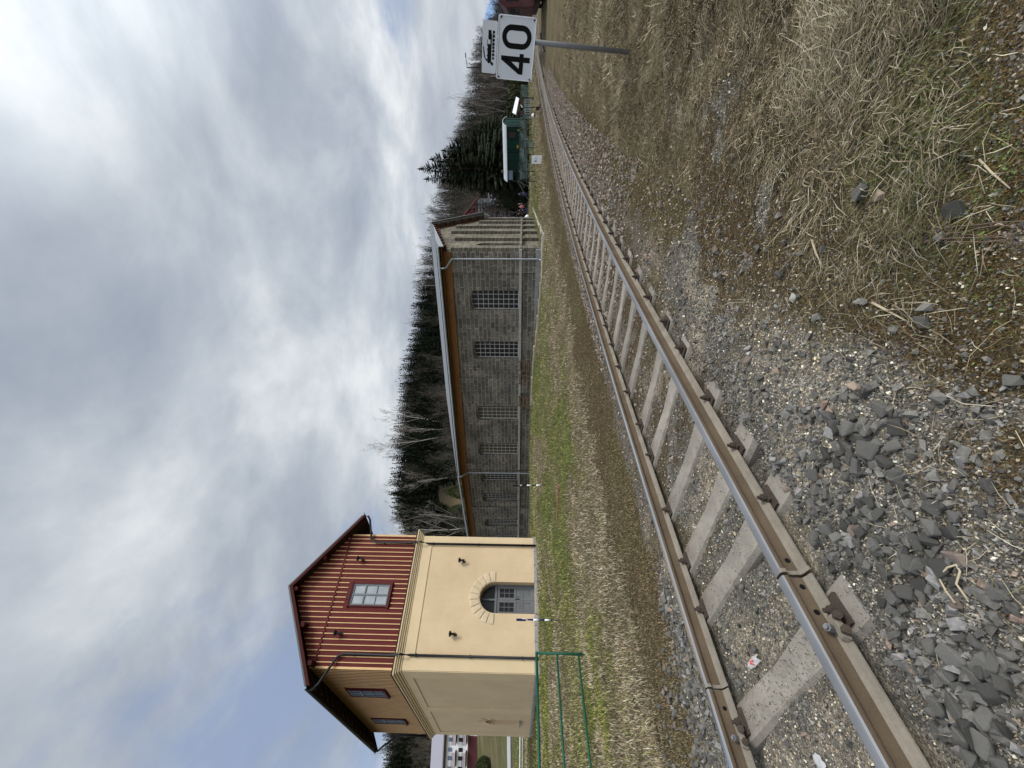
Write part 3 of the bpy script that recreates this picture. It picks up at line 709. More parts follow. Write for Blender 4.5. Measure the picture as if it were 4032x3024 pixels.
for (e, ze, sg) in ((eL, zeL, -1), (eR, zeR, 1)):
    mb = HM(); prof = [(.075*math.cos(a), .075*math.sin(a)) for a in np.linspace(math.pi, 2*math.pi, 8)]
    prof = prof+[(p[0]*.85, p[1]*.85+.004) for p in prof[::-1]]
    mb.hull2([tuple(np.array(rp(e+sg*.075+p[0], B0, ze-.06))+np.array([0, 0, p[1]])) for p in prof], [tuple(np.array(rp(e+sg*.075+p[0], B1, ze-.06))+np.array([0, 0, p[1]])) for p in prof])
    mb.build('gutter', M['pipe_black'], roof)
def dpipe(path, name='downpipe', r=.055, brackets=()):
    mb = HM(); mb.tube(path, r, 10)
    for z, u in brackets: mb.box(u-.075, u+.075, .0, .15, z-.015, z+.015, fa)
    return hb(mb, name, M['pipe_black'], smooth=True)
dpipe([rp(eL-.07, B0+.25, zeL-.12), rp(eL-.07, B0+.25, zeL-.3), rp(eL+.12, B0+.27, zeL-.48), fa(.40, .12, 9.95), fa(.54, .12, 9.7), fa(.55, .12, 7.5), fa(.55, .33, 7.2), fa(.55, .33, 6.95), fa(.56, .12, 6.6), fa(.56, .12, .6), fa(.56, .35, .48)], brackets=((9.2, .54), (6.3, .56), (3.8, .56), (1.4, .56)))
dpipe([rp(eR+.07, B0+.2, zeR-.12), rp(eR+.07, B0+.2, zeR-.28), rp(eR-.1, B0+.25, zeR-.42), fa(5.83, .14, 9.75), fa(5.68, .12, 9.5), fa(5.67, .12, 7.5), fa(5.67, .33, 7.2), fa(5.67, .33, 6.95), fa(5.66, .12, 6.6), fa(5.66, .12, .6)], brackets=((9.0, 5.67), (6.3, 5.66), (3.8, 5.66), (1.4, 5.66)))
dpipe([rp(eL-.07, B1-.3, zeL-.12), rp(eL-.07, B1-.3, zeL-.3), rp(eL+.2, B1-.3, zeL-.6), rp(-.1, LS+.2, 9.3), rp(-.1, LS+.2, 7.5)])
for (u, z, o) in ((1.34, 10.15, .04), (4.76, 10.03, .04), (1.42, 4.7, .0), (4.78, 4.63, .0)):       # wall lamps
    mb = HM(); mb.box(u-.05, u+.05, o-.0, o+.03, z-.16, z-.02, fa)
    mb.tube([fa(u, o+.02, z-.08), fa(u, o+.22, z-.02), fa(u, o+.24, z+.1)], .016, 6)
    mb.tube([fa(u, o+.24, z+.05), fa(u, o+.24, z+.1), fa(u, o+.24, z+.16), fa(u, o+.24, z+.19)], [.05, .12, .13, .03], 10)
    mb.tube([fa(u, o+.24, z-.14), fa(u, o+.24, z+.05)], [.055, .05], 8); hb(mb, 'wall_lamp', M['iron'])
# ------------------------------------------------------------------ engine shed of granite
EA = np.array([8.3, 25.]); EB = np.array([-7.3, 33.9]); EC = EB+np.array([-.76443, .6447])*14.5; ED = EA+np.array([.48011, .87721])*17
f1 = Frame2(EA, EB); f2 = Frame2(EB, EC); f3 = Frame2(EA, ED, viewer=(20, 20))
shed = empty('engine_shed', 'long granite engine shed with barred arched windows, brown boarded eaves and pale sheet roof', 'shed', (EA[0], EA[1], .4))
SM = mk((EA[0], EA[1], .4))
def uvbox(me):          # metre-true uv along the walls
    uv = me.uv_layers.new(name='UVMap'); co = np.zeros(len(me.vertices)*3); me.vertices.foreach_get('co', co); co = co.reshape(-1, 3)
    for p in me.polygons:
        n = p.normal; h = np.array([-n[1], n[0]]); l = np.linalg.norm(h)
        for li in p.loop_indices:
            v = co[me.loops[li].vertex_index]
            uv.data[li].uv = ((v[:2]@h)/l, v[2]) if l > .3 else (v[0], v[1])
def sb(mb, name, m, parent=None, bevel=0):
    o = mb.build(name, m, parent or shed, bevel=bevel); uvbox(o.data); return o
def splain(mb, name, m, parent=None):
    o = plain(mb, name, m, parent or shed); uvbox(o.data); return o
H1 = [(2.48, 3.82, 1.8, 4.83, 5.03), (6.13, 7.47, 1.8, 4.83, 5.03), (11.54, 12.86, 1.8, 4.83, 5.03), (15.12, 16.44, 1.8, 4.83, 5.03)]
H2 = [(.55, 1.8, 1.8, 4.83, 5.0), (3.45, 4.75, 1.8, 4.83, 5.0), (7.75, 9.05, 1.8, 4.83, 5.0), (10.6, 11.9, 1.8, 4.83, 5.0)]
H3 = [(2.0+3.3*i, 3.15+3.3*i, 1.8, 4.2, 4.75) for i in range(5)]
def gz(u): return 6.3+.24*u if u < 10 else 8.7-(u-10)*.52
mb = SM(); wall_holes(mb, f1, 0, f1.L, .2, 6.2, H1, .34); wall_holes(mb, f2, 0, f2.L, .2, 6.2, H2, .34); splain(mb, 'wall', M['stone'])
mb = SM()
for (a, b, hs) in ((0, 10, H3[:3]), (10, 17, H3[3:])):
    wall_holes(mb, f3, a, b, .2, gz, hs, .3)
splain(mb, 'gable_wall', M['stone_end'])
mb = SM()
for (a, b) in ((.0, 1.3), (9.06, 10.26), (17.25, 17.9)): mb = SM(); mb.box(a, b, -.05, .10, .2, 6.12, f1); sb(mb, 'pilaster', M['stone'])
for (a, b) in ((.02, .3), (5.5, 6.6), (13.2, 14.4)): mb = SM(); mb.box(a, b, -.05, .10, .2, 6.12, f2); sb(mb, 'pilaster', M['stone'])
mb = SM()
for a, b, zt in [(c-.4, c+.4, gz(c)-.9) for c in (4.39, 7.74, 10.9, 14.1)]+[(.0, .9, 6.1), (16.2, 17, 5.0)]: mb = SM(); mb.box(a, b, -.05, .22, .2, zt, f3); sb(mb, 'gable_pilaster', M['stone_end'])
mb = SM()
for (fr, L, e) in ((f1, 17.85, .16), (f2, f2.L, .16)):
    u = -.17 if fr is f1 else .12
    while u < L: w = min(random.uniform(1.2, 1.9), L-u); mb.box(u, u+w-.012, -.05, e+random.uniform(-.01, .01), 1.62, 1.79, fr); u += w
    u = -.17 if fr is f1 else .12
    sb(mb, 'string_course', M['granite_light'], bevel=.012); mb = SM()
    while u < L: w = min(random.uniform(.9, 1.5), L-u); mb.box(u, u+w-.012, -.05, e-.03+random.uniform(-.015, .01), .3, .76+random.uniform(-.02, .01), fr); u += w
    sb(mb, 'plinth_course', M['granite'], bevel=.012); mb = SM()
mb = SM(); mb.box(.0, 17, -.05, .26, 1.62, 1.76, f3); sb(mb, 'gable_string_course', M['stone_end'], bevel=.012)
mb = SM(); u = 0
for (fr, hs, dd) in ((f1, H1, .03), (f2, H2, .03)):
    for (a, b, zb, zs, zt) in hs:
        mb = SM(); A = arch(a-.02, b+.02, zs-.02, zt+.0, 9); w = (a+b)/2
        for i in range(9):
            p, q = A[i], A[i+1]; d0 = np.array([p[0]-w, .9]); d0 /= np.linalg.norm(d0); d1 = np.array([q[0]-w, .9]); d1 /= np.linalg.norm(d1); e = .40
            poly = [(p[0]+.012, p[1]+.006), (q[0]-.012, q[1]+.006), (q[0]+d1[0]*e-.012, q[1]+d1[1]*e), (p[0]+d0[0]*e+.012, p[1]+d0[1]*e)]
            mb.hull2([fr(x, -.02, z) for x, z in poly], [fr(x, dd+random.uniform(-.01, .008), z) for x, z in poly])
        sb(mb, 'window_arch_stones', M['stone'], bevel=.01)
def barred(fr, h, cols, rows, gm, depth, light=True):
    a, b, zb, zs, zt = h; mb = SM(); A = arch(a-.04, b+.04, zs, zt+.04)
    mb.add([fr(a-.04, -depth+.01, zb-.05)]+[fr(p[0], -depth+.01, p[1]) for p in A]+[fr(b+.04, -depth+.01, zb-.05)], [tuple(range(len(A)+2))])
    w = plain(mb, 'window', gm, shed)
    mb = SM(); o0, o1 = -depth+.012, -depth+.06
    Aa = arch(a, b, zs, zt); Ab = arch(a+.06, b-.06, zs, zt-.06)
    for i in range(len(Aa)-1): mb.hull2([fr(p[0], o0, p[1]) for p in (Aa[i], Aa[i+1], Ab[i+1], Ab[i])], [fr(p[0], o1, p[1]) for p in (Aa[i], Aa[i+1], Ab[i+1], Ab[i])])
    mb.box(a, a+.05, o0, o1, zb, zs, fr); mb.box(b-.05, b, o0, o1, zb, zs, fr); mb.box(a+.05, b-.05, o0, o1, zb, zb+.05, fr)
    for i in range(1, cols): u = a+(b-a)*i/cols; mb.box(u-.014, u+.014, o0, o1-.006, zb+.05, zs+(zt-zs)*.7, fr)
    for j in range(1, rows): z = zb+(zs+.05-zb)*j/rows; mb.box(a+.05, b-.05, o0, o1-.012, z-.014, z+.014, fr)
    mb.build('glazing_bar', M['bar'], w)
M['bar'] = worn('pale_glazing_bars', (.50, .49, .46), .15, 6, .6)
gl = [M['glass_dark'], M['glass_dark'], M['glass_olive'], M['glass_olive']]
for h, g in zip(H1, gl): barred(f1, h, 4, 9, g, .33)
for h in H2: barred(f2, h, 4, 9, M['glass_dark'], .33)
for h in H3: barred(f3, h, 3, 8, M['glass_dark'], .28)
# eaves: frieze board, soffit, roof over the two straight runs
na, nb2 = f1.n, f2.n; mit = (na+nb2)/(1+na@nb2)
def off3(k, d):   # corner points moved outwards by d (k: 0 end, 1 bend, 2 far)
    base = (EA, EB, EC)[k]; return base+(na, mit, nb2)[k]*d
ex = -f1.a        # past the gable end
def strip(mb, pts_in, pts_out, zi, zo, th, mi=0):
    for k in (0, 1):
        q = [(*pts_in[k], zi), (*pts_in[k+1], zi), (*pts_out[k+1], zo), (*pts_out[k], zo)]
        mb.hull2([(p[0], p[1], p[2]-th) for p in q], q, mi)
def ends(pts, e): return [pts[0]+ex*e, pts[1], pts[2]]
O = lambda d, e=0.: ends([off3(k, d) for k in range(3)], e)
mb = SM(); i0, o0 = O(.0), O(.12)
for k in (0, 1): mb.hull2([(*i0[k], 6.1), (*i0[k+1], 6.1), (*o0[k+1], 6.1), (*o0[k], 6.1)], [(*i0[k], 6.62), (*i0[k+1], 6.62), (*o0[k+1], 6.62), (*o0[k], 6.62)])
mb2 = SM(); i1, o1 = O(.0, .3), O(.62, .3); strip(mb2, i1, o1, 6.655, 6.60, .03)
roof = mb.build('frieze_board', M['orange_wood'], shed); mb2.build('soffit', M['orange_wood'], shed)
SL = .242
mb = SM(); th = .16
ein, eout = O(-10.0, .38), O(.72, .38); zri = 6.86+SL*10.0
strip(mb, ein, eout, zri+.2, 6.86+.02, th)
rback = O(-17.4, .38); strip(mb, rback, ein, zri+.2-7.4*.52, zri+.2, th)
roof = mb.build('roof', M['white_sheet'], shed)
mb = SM(); fa0 = O(.725, .40); fb0 = O(.745, .40)
for k in (0, 1): mb.hull2([(*fa0[k], 6.70), (*fa0[k+1], 6.70), (*fb0[k+1], 6.70), (*fb0[k], 6.70)], [(*fa0[k], 6.83), (*fa0[k+1], 6.83), (*fb0[k+1], 6.83), (*fb0[k], 6.83)])
mb.build('eaves_fascia', M['dark_wood'], roof)
mb = SM()
for k in (0, 1):
    p, q = O(.82, .42)[k], O(.82, .42)[k+1]; mb.tube([(*p, 6.74), (*q, 6.70 if k == 0 else 6.70)], .07, 10)
mb.build('gutter', M['zinc'], roof)
mb = SM()      # verge boards and rafter ends along the gable
for (a, b) in ((-.7, 10.), (10., 17.5)):
    def zz(u): return (6.86+SL*max(u, -.7)+.2*np.clip(u/10., 0, 1)) if u <= 10 else zri+.2-(u-10)*.52
    q = [f3(a, .40, zz(a)-.28), f3(b, .40, zz(b)-.28), f3(b, .40, zz(b)+.015), f3(a, .40, zz(a)+.015)]
    mb.hull2(q, [f3(a, .43, zz(a)-.28), f3(b, .43, zz(b)-.28), f3(b, .43, zz(b)+.015), f3(a, .43, zz(a)+.015)])
mb.build('verge_board', M['zinc'], roof)
mb = SM()
for u in np.arange(.2, 17.2, 1.15):
    z = zz(u)-.18; mb = SM(); mb.box(u-.16, u+.16, .0, .37, z-.32, z-.02, f3); mb.build('purlin_end', M['rafter'], roof)
mb = SM()
for (a, b) in ((-.6, 10.), (10., 17.4)):
    mb.hull2([f3(a, .0, gz(max(a, 0))-.05), f3(b, .0, gz(b)-.05), f3(b, .0, zz(b)-.17), f3(a, .0, zz(a)-.17)], [f3(a, .05, gz(max(a, 0))-.05), f3(b, .05, gz(b)-.05), f3(b, .05, zz(b)-.17), f3(a, .05, zz(a)-.17)])
mb.build('gable_board', M['rafter'], roof)
def spipe(fr, u, ub, zt=6.66, foot=True, o=.19):
    mb = SM(); mb.tube([fr(ub, .82, zt), fr(ub, .80, zt-.2), fr(ub, .7, zt-.3), fr(u, o+.05, 6.05), fr(u, o, 5.85), fr(u, o, .62)]+([fr(u, o+.05, .5), fr(u, o+.25, .42)] if foot else []), .055, 10)
    o_ = mb.build('downpipe', M['zinc'], shed, smooth=True)
spipe(f1, .42, .85); spipe(f2, .22, -.05)
mb = SM(); mb.tube([f1(5., -9.9, 9.3), f1(5., -9.9, 11.2)], .02, 6); mb.tube([f1(4.7, -9.9, 10.4), f1(5.3, -9.9, 10.4)], .015, 5); mb.build('aerial', M['galv'], roof)
# kerb of the paved strip round the shed
mb = MB(); kp = [f3(17.3, 1.1, 0), f3(-1.0, 1.1, 0), f1(1.4, 1.9, 0), f1(5.5, 2.1, 0), f1(9.8, 2.6, 0)]
for p, q in zip(kp[:-1], kp[1:]):
    p = np.array(p); q = np.array(q); L = np.linalg.norm(q-p); a = (q-p)/L; nn = np.array([a[1], -a[0], 0]); k = int(L/1.0)
    for i in range(k):
        c = p+a*(i+.5)*L/k; z = zg(c[0], c[1]); wd = .2 if p is not kp[0] else .4; rz = random.uniform(-.03, .03)
        e = a*(L/k/2-.012); w = nn*wd/2
        b4 = [c-e-w, c+e-w, c+e+w, c-e+w]
        mb.hull2([(v[0], v[1], z-.2) for v in b4], [(v[0], v[1], z+.09+rz) for v in b4])
tag(mb.build('kerb', M['concrete'], bevel=.015), kind='structure')
# wooden frames leaning on the shed wall
proto = None
for i, (u, w, h, lab) in enumerate(((7.9, .75, 1.0, 'weathered wooden rail frame leaning on the shed wall, closest to the corner'), (9.0, .8, .95, 'middle weathered wooden frame leaning on the shed wall'), (10.9, .85, 1.0, 'weathered wooden frame leaning on the shed wall, farthest from the corner'))):
    p = f1(u, .45, 0); z = zg(p[0], p[1]); o = empty('wooden_frame', lab, 'frame', (p[0], p[1], z), group='wooden frames leaning on the shed')
    F0 = mk((p[0], p[1], z)); mb = F0()
    g = lambda x, y, zz_: f1(u+x, .5-zz_*.28+y, z+zz_)
    mb.box(-w/2, -w/2+.06, -.02, .02, 0, h, g); mb.box(w/2-.06, w/2, -.02, .02, 0, h, g); mb.build('upright', M['plank'], o)
    mb = F0()
    for zz_ in (.25, .55, .85): mb.box(-w/2, w/2, .021, .045, zz_-.04, zz_+.04, g)
    mb.build('slat', M['plank'], o)
# ------------------------------------------------------------------ speed sign "40"
SX, SY = 4.92, 5.93; sz = zg(SX, SY)
sign = empty('speed_sign', 'white railway speed sign reading 40 with a steam locomotive plate above, on grey post', 'sign', (SX, SY, sz))
AZ = R(39.5); ax = np.array([math.cos(AZ), -math.sin(AZ), 0]); an = np.array([-math.sin(AZ), -math.cos(AZ), 0])
LE = R(5.0); lx = ax*math.cos(LE)-np.array([0, 0, 1])*math.sin(LE); lz = ax*math.sin(LE)+np.array([0, 0, 1])*math.cos(LE)
def sg(u, o, v): return tuple(lx*u+an*o+lz*v)
mb = MB(); mb.tube([sg(0, -.045, -.3), sg(0, -.045, 2.15)], .034, 14); mb.build('post', M['galv'], sign, smooth=True)
def rrect(u0, u1, v0, v1, r, n=5):
    P = []
    for (cu, cv, a) in ((u1-r, v1-r, 0), (u0+r, v1-r, 90), (u0+r, v0+r, 180), (u1-r, v0+r, 270)):
        P += [(cu+r*math.cos(R(a+90*i/n)), cv+r*math.sin(R(a+90*i/n))) for i in range(n+1)]
    return P
PB = 1.43; PW, PH = .735, .545; U0 = -.47   # plate: foot height, size, left edge relative to the post
def plate(u0, u1, v0, v1, r, name, m, parent, o0=0., o1=.006):
    mb = MB(); P = rrect(u0, u1, v0, v1, r); mb.hull2([sg(p[0], o0, p[1]) for p in P], [sg(p[0], o1, p[1]) for p in P]); return mb.build(name, m, parent)
M['sign_white'] = worn('sign_white_enamel', (.56, .585, .63), .05, 3, .4, bump=.02, dirt=(.50, .50, .5))
p40 = plate(U0, U0+PW, PB, PB+PH, .025, 'number_plate', M['sign_white'], sign)
mb = MB()
for v in (.0, PH-.012): mb.box(U0+.02, U0+PW-.02, .0065, .016, PB+v, PB+v+.012, lambda u, o, v_: sg(u, o, v_))
for u in (.004, PW-.014): mb.box(U0+u, U0+u+.010, .0065, .016, PB+.03, PB+PH-.03, lambda u_, o, v_: sg(u_, o, v_))
mb.build('rim', M['white_paint'], p40)
def glyph(poly, holes=None): pass
mb = MB(); gx0 = U0; H = PH
def zero(mb, u0, u1, v0, v1, w):
    r = (u1-u0)/2; n = 14
    def ring(d):
        rr_ = r-d; c = (u0+u1)/2; P = []
        for i in range(n+1): a = math.pi*i/n; P.append((c+rr_*math.cos(a), v1-r+(rr_)*math.sin(a)*1.0))
        for i in range(n+1): a = math.pi+math.pi*i/n; P.append((c+rr_*math.cos(a), v0+r+(rr_)*math.sin(a)))
        return P
    Ao, Ai = ring(0), ring(w); k = len(Ao)
    for i in range(k):
        j = (i+1) % k; q = [Ao[i], Ao[j], Ai[j], Ai[i]]
        mb.hull2([sg(p[0], .0062, p[1]) for p in q], [sg(p[0], .0085, p[1]) for p in q])
zero(mb, U0+.500*PW, U0+.866*PW, PB+.095*H, PB+.885*H, .088*PW)
mb.build('digit', M['black_paint'], p40)
mb = MB()
def poly(mb, P): mb.hull2([sg(U0+p[0]*PW, .0062, PB+p[1]*H) for p in P], [sg(U0+p[0]*PW, .0085, PB+p[1]*H) for p in P])
poly(mb, [(.105, .385), (.105, .27), (.435, .27), (.435, .385), (.215, .385)])        # bar
poly(mb, [(.105, .385), (.195, .385), (.355, .715), (.325, .885), (.32, .885)])       # diagonal
poly(mb, [(.30, .386), (.385, .386), (.385, .885), (.326, .885), (.30, .60)])         # stem, upper
poly(mb, [(.30, .095), (.385, .095), (.385, .269), (.30, .269)])
mb.build('digit', M['black_paint'], p40)
bl = [(.035, .06), (.96, .93), (.035, .93), (.955, .06)]
for (u, v) in bl:
    mb = MB(); mb.tube([sg(U0+u*PW, .006, PB+v*PH), sg(U0+u*PW, .02, PB+v*PH)], .013, 8); mb.build('bolt', M['rust'], p40)
TB = PB+PH+.008; TW, TH = .60, .215; T0 = U0+.055
top = plate(T0, T0+TW, TB, TB+TH, .022, 'pictogram_plate', M['sign_white'], sign, .0, .005)
mb = MB()
def lp(P): mb.hull2([sg(T0+p[0]*TW, .0052, TB+p[1]*TH) for p in P], [sg(T0+p[0]*TW, .0075, TB+p[1]*TH) for p in P])
lp([(.20, .46), (.23, .40), (.56, .40), (.56, .63), (.22, .63), (.195, .55)])      # boiler
lp([(.22, .36), (.76, .36), (.76, .42), (.22, .42)])
lp([(.535, .42), (.65, .42), (.65, .45), (.565, .45), (.565, .655), (.535, .655)])  # cab front post
lp([(.53, .645), (.66, .645), (.64, .67), (.535, .67)])
lp([(.65, .40), (.825, .40), (.825, .60), (.665, .60), (.65, .55)])                # tender
lp([(.245, .63), (.275, .63), (.28, .72), (.24, .72)]); lp([(.33, .63), (.36, .63), (.355, .67), (.335, .67)]); lp([(.44, .63), (.48, .63), (.475, .665), (.445, .665)])
lp([(.245, .72), (.275, .72), (.33, .80), (.42, .845), (.52, .90), (.505, .94), (.40, .91), (.31, .85)])        # smoke
lp([(.155, .22), (.21, .22), (.235, .36), (.20, .42), (.17, .36)])
def disc(u, v, r): lp([(u+r*TH/TW*math.cos(a), v+r*math.sin(a)) for a in np.linspace(0, 2*math.pi, 15)[:-1]])
for u, r in ((.30, .07), (.37, .085), (.44, .085), (.505, .075), (.57, .085), (.645, .085), (.72, .085), (.795, .08)): disc(u, .235, r)
lp([(.48, .27), (.82, .27), (.82, .31), (.48, .31)])
mb.build('locomotive_pictogram', M['black_paint'], top)
# ------------------------------------------------------------------ green railing
def railing(p, q, label, extra):
    p = np.array(p); q = np.array(q); zb = zg(*p); o = empty('pipe_railing', label, 'railing', (p[0], p[1], zb)); d = q-p; L = np.linalg.norm(d)
    top = 1.21
    posts = [0, 1]+extra
    for k in posts:
        c = d*k; z = zg(*(p+c))-zb; mb = MB(); mb.tube([(c[0], c[1], z-.25), (c[0], c[1], top-zb)], .026, 10); mb.build('post', M['fence_green'], o, smooth=True)
    e = max([1]+extra)
    for zz_ in (1.21, .785, .34):
        mb = MB(); r = .027 if zz_ > 1 else .021; mb.tube([(0, 0, zz_-zb), (d[0]*e, d[1]*e, zz_-zb)], r, 10)
        if zz_ > 1: mb.ball((0, 0, zz_-zb), .029); 
        mb.build('rail_bar', M['fence_green'], o, smooth=True)
    return o
railing((-5.62, 8.35), (-6.55, 6.78), 'dark green pipe railing with three bars standing in the grass before the house', [2.0])
# ------------------------------------------------------------------ striped marker posts
def marker(x, y, zt, m, label, lean, skew):
    z = zg(x, y); o = empty('marker_post', label, 'marker post', (x, y, z)); mb = MB(); h = zt-z
    def pt(v): return (lean*v, 0, v)
    mb.tube([pt(-.2), pt(.28)], .013, 8); mb.build('spike', M['iron'], o)
    n = 6; z0 = .28
    for i in range(n):
        a = z0+(h-z0)*i/n; b = z0+(h-z0)*(i+1)/n; mb = MB(); mb.tube([pt(a), pt(b)], .024, 10)
        mb.build('band', M['white_paint'] if i % 2 == 0 else m, o, smooth=True)
    mb = MB(); mb.box(-.03, .03, .026, .035, h-.28, h, lambda u, v, w: (u+lean*w, -v, w)); mb.build('top_flap', m, o)
marker(-7.08, 12., 1.66, M['blue_paint'], 'blue and white striped marker post in front of the yellow house door', .0, 0)
marker(-4.03, 16., 1.88, M['black_paint'], 'black and white striped marker post in the lawn before the shed', -.03, 0)
# ------------------------------------------------------------------ fence with green netting
FA = np.array([17.3, 34.]); FD = np.array([1.906, 1.995])
fz = zg(*FA)
fence = empty('net_fence', 'thin steel fence with sagging green debris netting along the track beyond the shed', 'fence', (FA[0], FA[1], fz))
NP = 21; FM = mk((FA[0], FA[1], fz))
for k in range(NP):
    p = FA+FD*k; z = zg(*p); mb = FM(); mb.tube([(p[0], p[1], z-.1), (p[0], p[1], z+1.62+(.45 if k == 0 else 0))], .03, 6); mb.build('post', M['iron'], fence)
mb = FM(); p = FA; mb.tube([(*(p-FD*.9), zg(*(p-FD*.9))), (p[0], p[1], zg(*p)+1.6)], .025, 6); mb.tube([(*(p+FD*.7), zg(*(p+FD*.7))), (p[0], p[1], zg(*p)+1.6)], .025, 6)
mb.tube([(*(p-FD*2.9), zg(*(p-FD*2.9))+.05), (p[0], p[1], zg(*p)+1.62)], .018, 6)
mb.build('brace', M['iron'], fence)
mb = FM(); mb.tube([(*(FA-FD*.2), zg(*(FA-FD*.2))+.85)]+[(*(FA+FD*k), zg(*(FA+FD*k))+.8) for k in range(1, 9)], .035, 6); mb.build('lower_rail', M['iron'], fence)
mb = FM(); mb.tube([(*(FA+FD*k), zg(*(FA+FD*k))+1.5) for k in range(NP)], .012, 5); mb.build('top_wire', M['iron'], fence)
t = NT('green_debris_net'); t.base(t.ramp(t.noise(2.5, 4), [(.3, (.010, .034, .028)), (.7, (.022, .054, .045))])); t.set(.8)
tr = t.new('ShaderNodeBsdfTransparent'); mx = t.new('ShaderNodeMixShader')
t.lk(t.ramp(t.noise(3, 4), [(.3, (.25,)*3), (.75, (.7,)*3)]), mx.inputs[0]); t.lk(tr.outputs[0], mx.inputs[1]); t.lk(t.b.outputs[0], mx.inputs[2]); t.lk(mx.outputs[0], t.out.inputs[0]); M['net'] = t.mat
vs = []; n = 8; cols = (NP-1)*5
for i in range(cols+1):
    k = i/5; p = FA+FD*k; z = zg(*p); low = .9*abs(math.sin(k*.62+.4))*(.45+.55*vnoise(np.array([k*1.3]), np.array([.5]), 5)[0]) if k > 0 else 1.2
    if k > 9: low = .15+.1*math.sin(k*2)
    topz = 1.50-.10*math.sin(math.pi*(k % 1))
    for j in range(n+1):
        f = j/n; zz_ = topz*(1-f)+low*f; b = .16*math.sin(math.pi*f)*math.sin(k*2.3+f*2); vs.append((p[0]+.72*b, p[1]-.69*b, z+zz_))
mb = FM(); mb.add(vs, [(i*(n+1)+j, (i+1)*(n+1)+j, (i+1)*(n+1)+j+1, i*(n+1)+j+1) for i in range(cols) for j in range(n)]); plain(mb, 'net', M['net'], fence)
# ------------------------------------------------------------------ green goods wagon
WP = np.array([33.6, 52.]); wd = np.array([-.62, .785]); wd /= np.linalg.norm(wd); we = np.array([.80, .60]); we = np.array([wd[1], -wd[0]])
wz = zg(*WP)
wagon = empty('goods_wagon', 'dark green wooden goods wagon with pale barrel roof and open brake platform', 'railway wagon', (WP[0], WP[1], wz))
WM = mk((WP[0], WP[1], wz))
ws = Frame2(WP, WP+wd*7.0); wf = Frame2(WP, WP+we*2.9)
def wl(s, w, z): p = WP+wd*s+we*w; return (p[0], p[1], z)
BL, WW = 5.4, 2.9; zs_, zt_ = 2.0, 3.92
mb = WM(); mb.box(0, BL, 0, WW, zs_, zt_, wl); mb.build('body', M['wagon_green'], wagon)
mb = WM()
for s in (.04, .5, 1.6, 2.7, 3.15, 4.3, 5.36): mb.box(s-.05, s+.05, -.05, -.004, zs_+.01, zt_-.01, wl)
for w in (.5, 1.45, 2.4): mb.box(-.05, -.004, w-.05, w+.05, zs_+.01, zt_, wl)
for z in np.arange(zs_+.18, zt_, .17): mb.box(.1, BL-.1, -.012, -.003, z-.01, z+.01, wl)
mb.hull2([wl(4.32, -.05, zs_+.3), wl(4.42, -.05, zs_+.3), wl(5.36, -.05, zt_-.1), wl(5.26, -.05, zt_-.1)], [wl(4.32, -.03, zs_+.3), wl(4.42, -.03, zs_+.3), wl(5.36, -.03, zt_-.1), wl(5.26, -.03, zt_-.1)])
mb.build('frame_post', M['iron'], wagon)
mb = WM(); mb.box(1.65, 2.65, -.03, -.005, zs_+.05, zt_-.1, wl); mb.build('door', M['wagon_green'], wagon)
mb = WM(); mb.box(.62, 1.3, -.03, -.005, 2.65, 3.55, wl); w_ = mb.build('window', worn('wagon_poster', (.045, .032, .028), .4, 2), wagon)
mb = WM()
for zz_ in (2.62, 3.55): mb.box(.58, 1.34, -.05, -.031, zz_, zz_+.05, wl)
for s in (.58, 1.3): mb.box(s, s+.04, -.052, -.031, 2.62, 3.6, wl)
mb.build('frame', M['wagon_green'], w_)
mb = WM(); n = 10; Aq = []
for i in range(n+1):
    f = i/n; w = -.16+(WW+.32)*f; Aq.append((w, 3.90+.55*(1-(2*f-1)**2)**.75))
Bq = [(w, z-.07) for w, z in Aq[::-1]]
mb.hull2([wl(-.18, w, z) for w, z in Aq+Bq], [wl(7.05, w, z) for w, z in Aq+Bq]); mb.build('roof', M['wagon_roof'], wagon)
mb = WM(); mb.add([wl(-.006, w, z-.08) for w, z in Aq[1:-1]]+[wl(-.006, WW, 3.9), wl(-.006, 0, 3.9)], [tuple(range(len(Aq)))]); plain(mb, 'end_board', M['wagon_green'], wagon)
mb = WM(); mb.tube([wl(5.9, .6, 4.2), wl(5.9, .6, 4.62)], .07, 8); mb.build('roof_vent', M['galv'], wagon)
mb = WM(); mb.box(-.1, 7., .1, WW-.1, 1.82, 1.99, wl); mb.box(-.25, -.1, .2, WW-.2, 1.78, 1.98, wl); mb.build('underframe', M['iron'], wagon)
mb = WM()
for s, w in ((6.95, .08), (6.95, WW-.08), (5.5, .08)): mb.box(s-.04, s+.04, w-.04, w+.04, 1.99, 3.9, wl)
for zz_ in (2.5, 2.95): mb.box(5.5, 6.95, .04, .1, zz_, zz_+.05, wl); mb.box(6.9, 6.96, .1, WW-.1, zz_, zz_+.05, wl)
mb.build('platform_railing', M['wagon_green'], wagon)
mb = WM(); mb.box(5.55, 6.85, .11, .15, 3.1, 3.7, wl); mb.build('platform_window', M['glass_blue'], wagon)
for w in (.55, WW-.55):
    for s in (-.25,):
        mb = WM(); mb.tube([wl(s, w, 1.9), wl(s-.32, w, 1.9)], .06, 8); mb.tube([wl(s-.32, w, 1.9), wl(s-.36, w, 1.9)], .17, 12); mb.build('buffer', M['iron'], wagon)
for s in (1.2, 5.6):
    for w in (.65, WW-.65):
        mb = WM(); mb.tube([wl(s, w-.06, 1.5), wl(s, w+.06, 1.5)], .48, 18); mb.build('wheel', M['rust'], wagon)
mb = WM(); mb.box(.35, .5, -.075, -.052, 2.15, 2.45, wl); mb.box(2.2, 2.6, -.075, -.052, 2.3, 2.5, wl); mb.build('yellow_plate', worn('yellow_plate', (.35, .25, .03), .1), wagon)
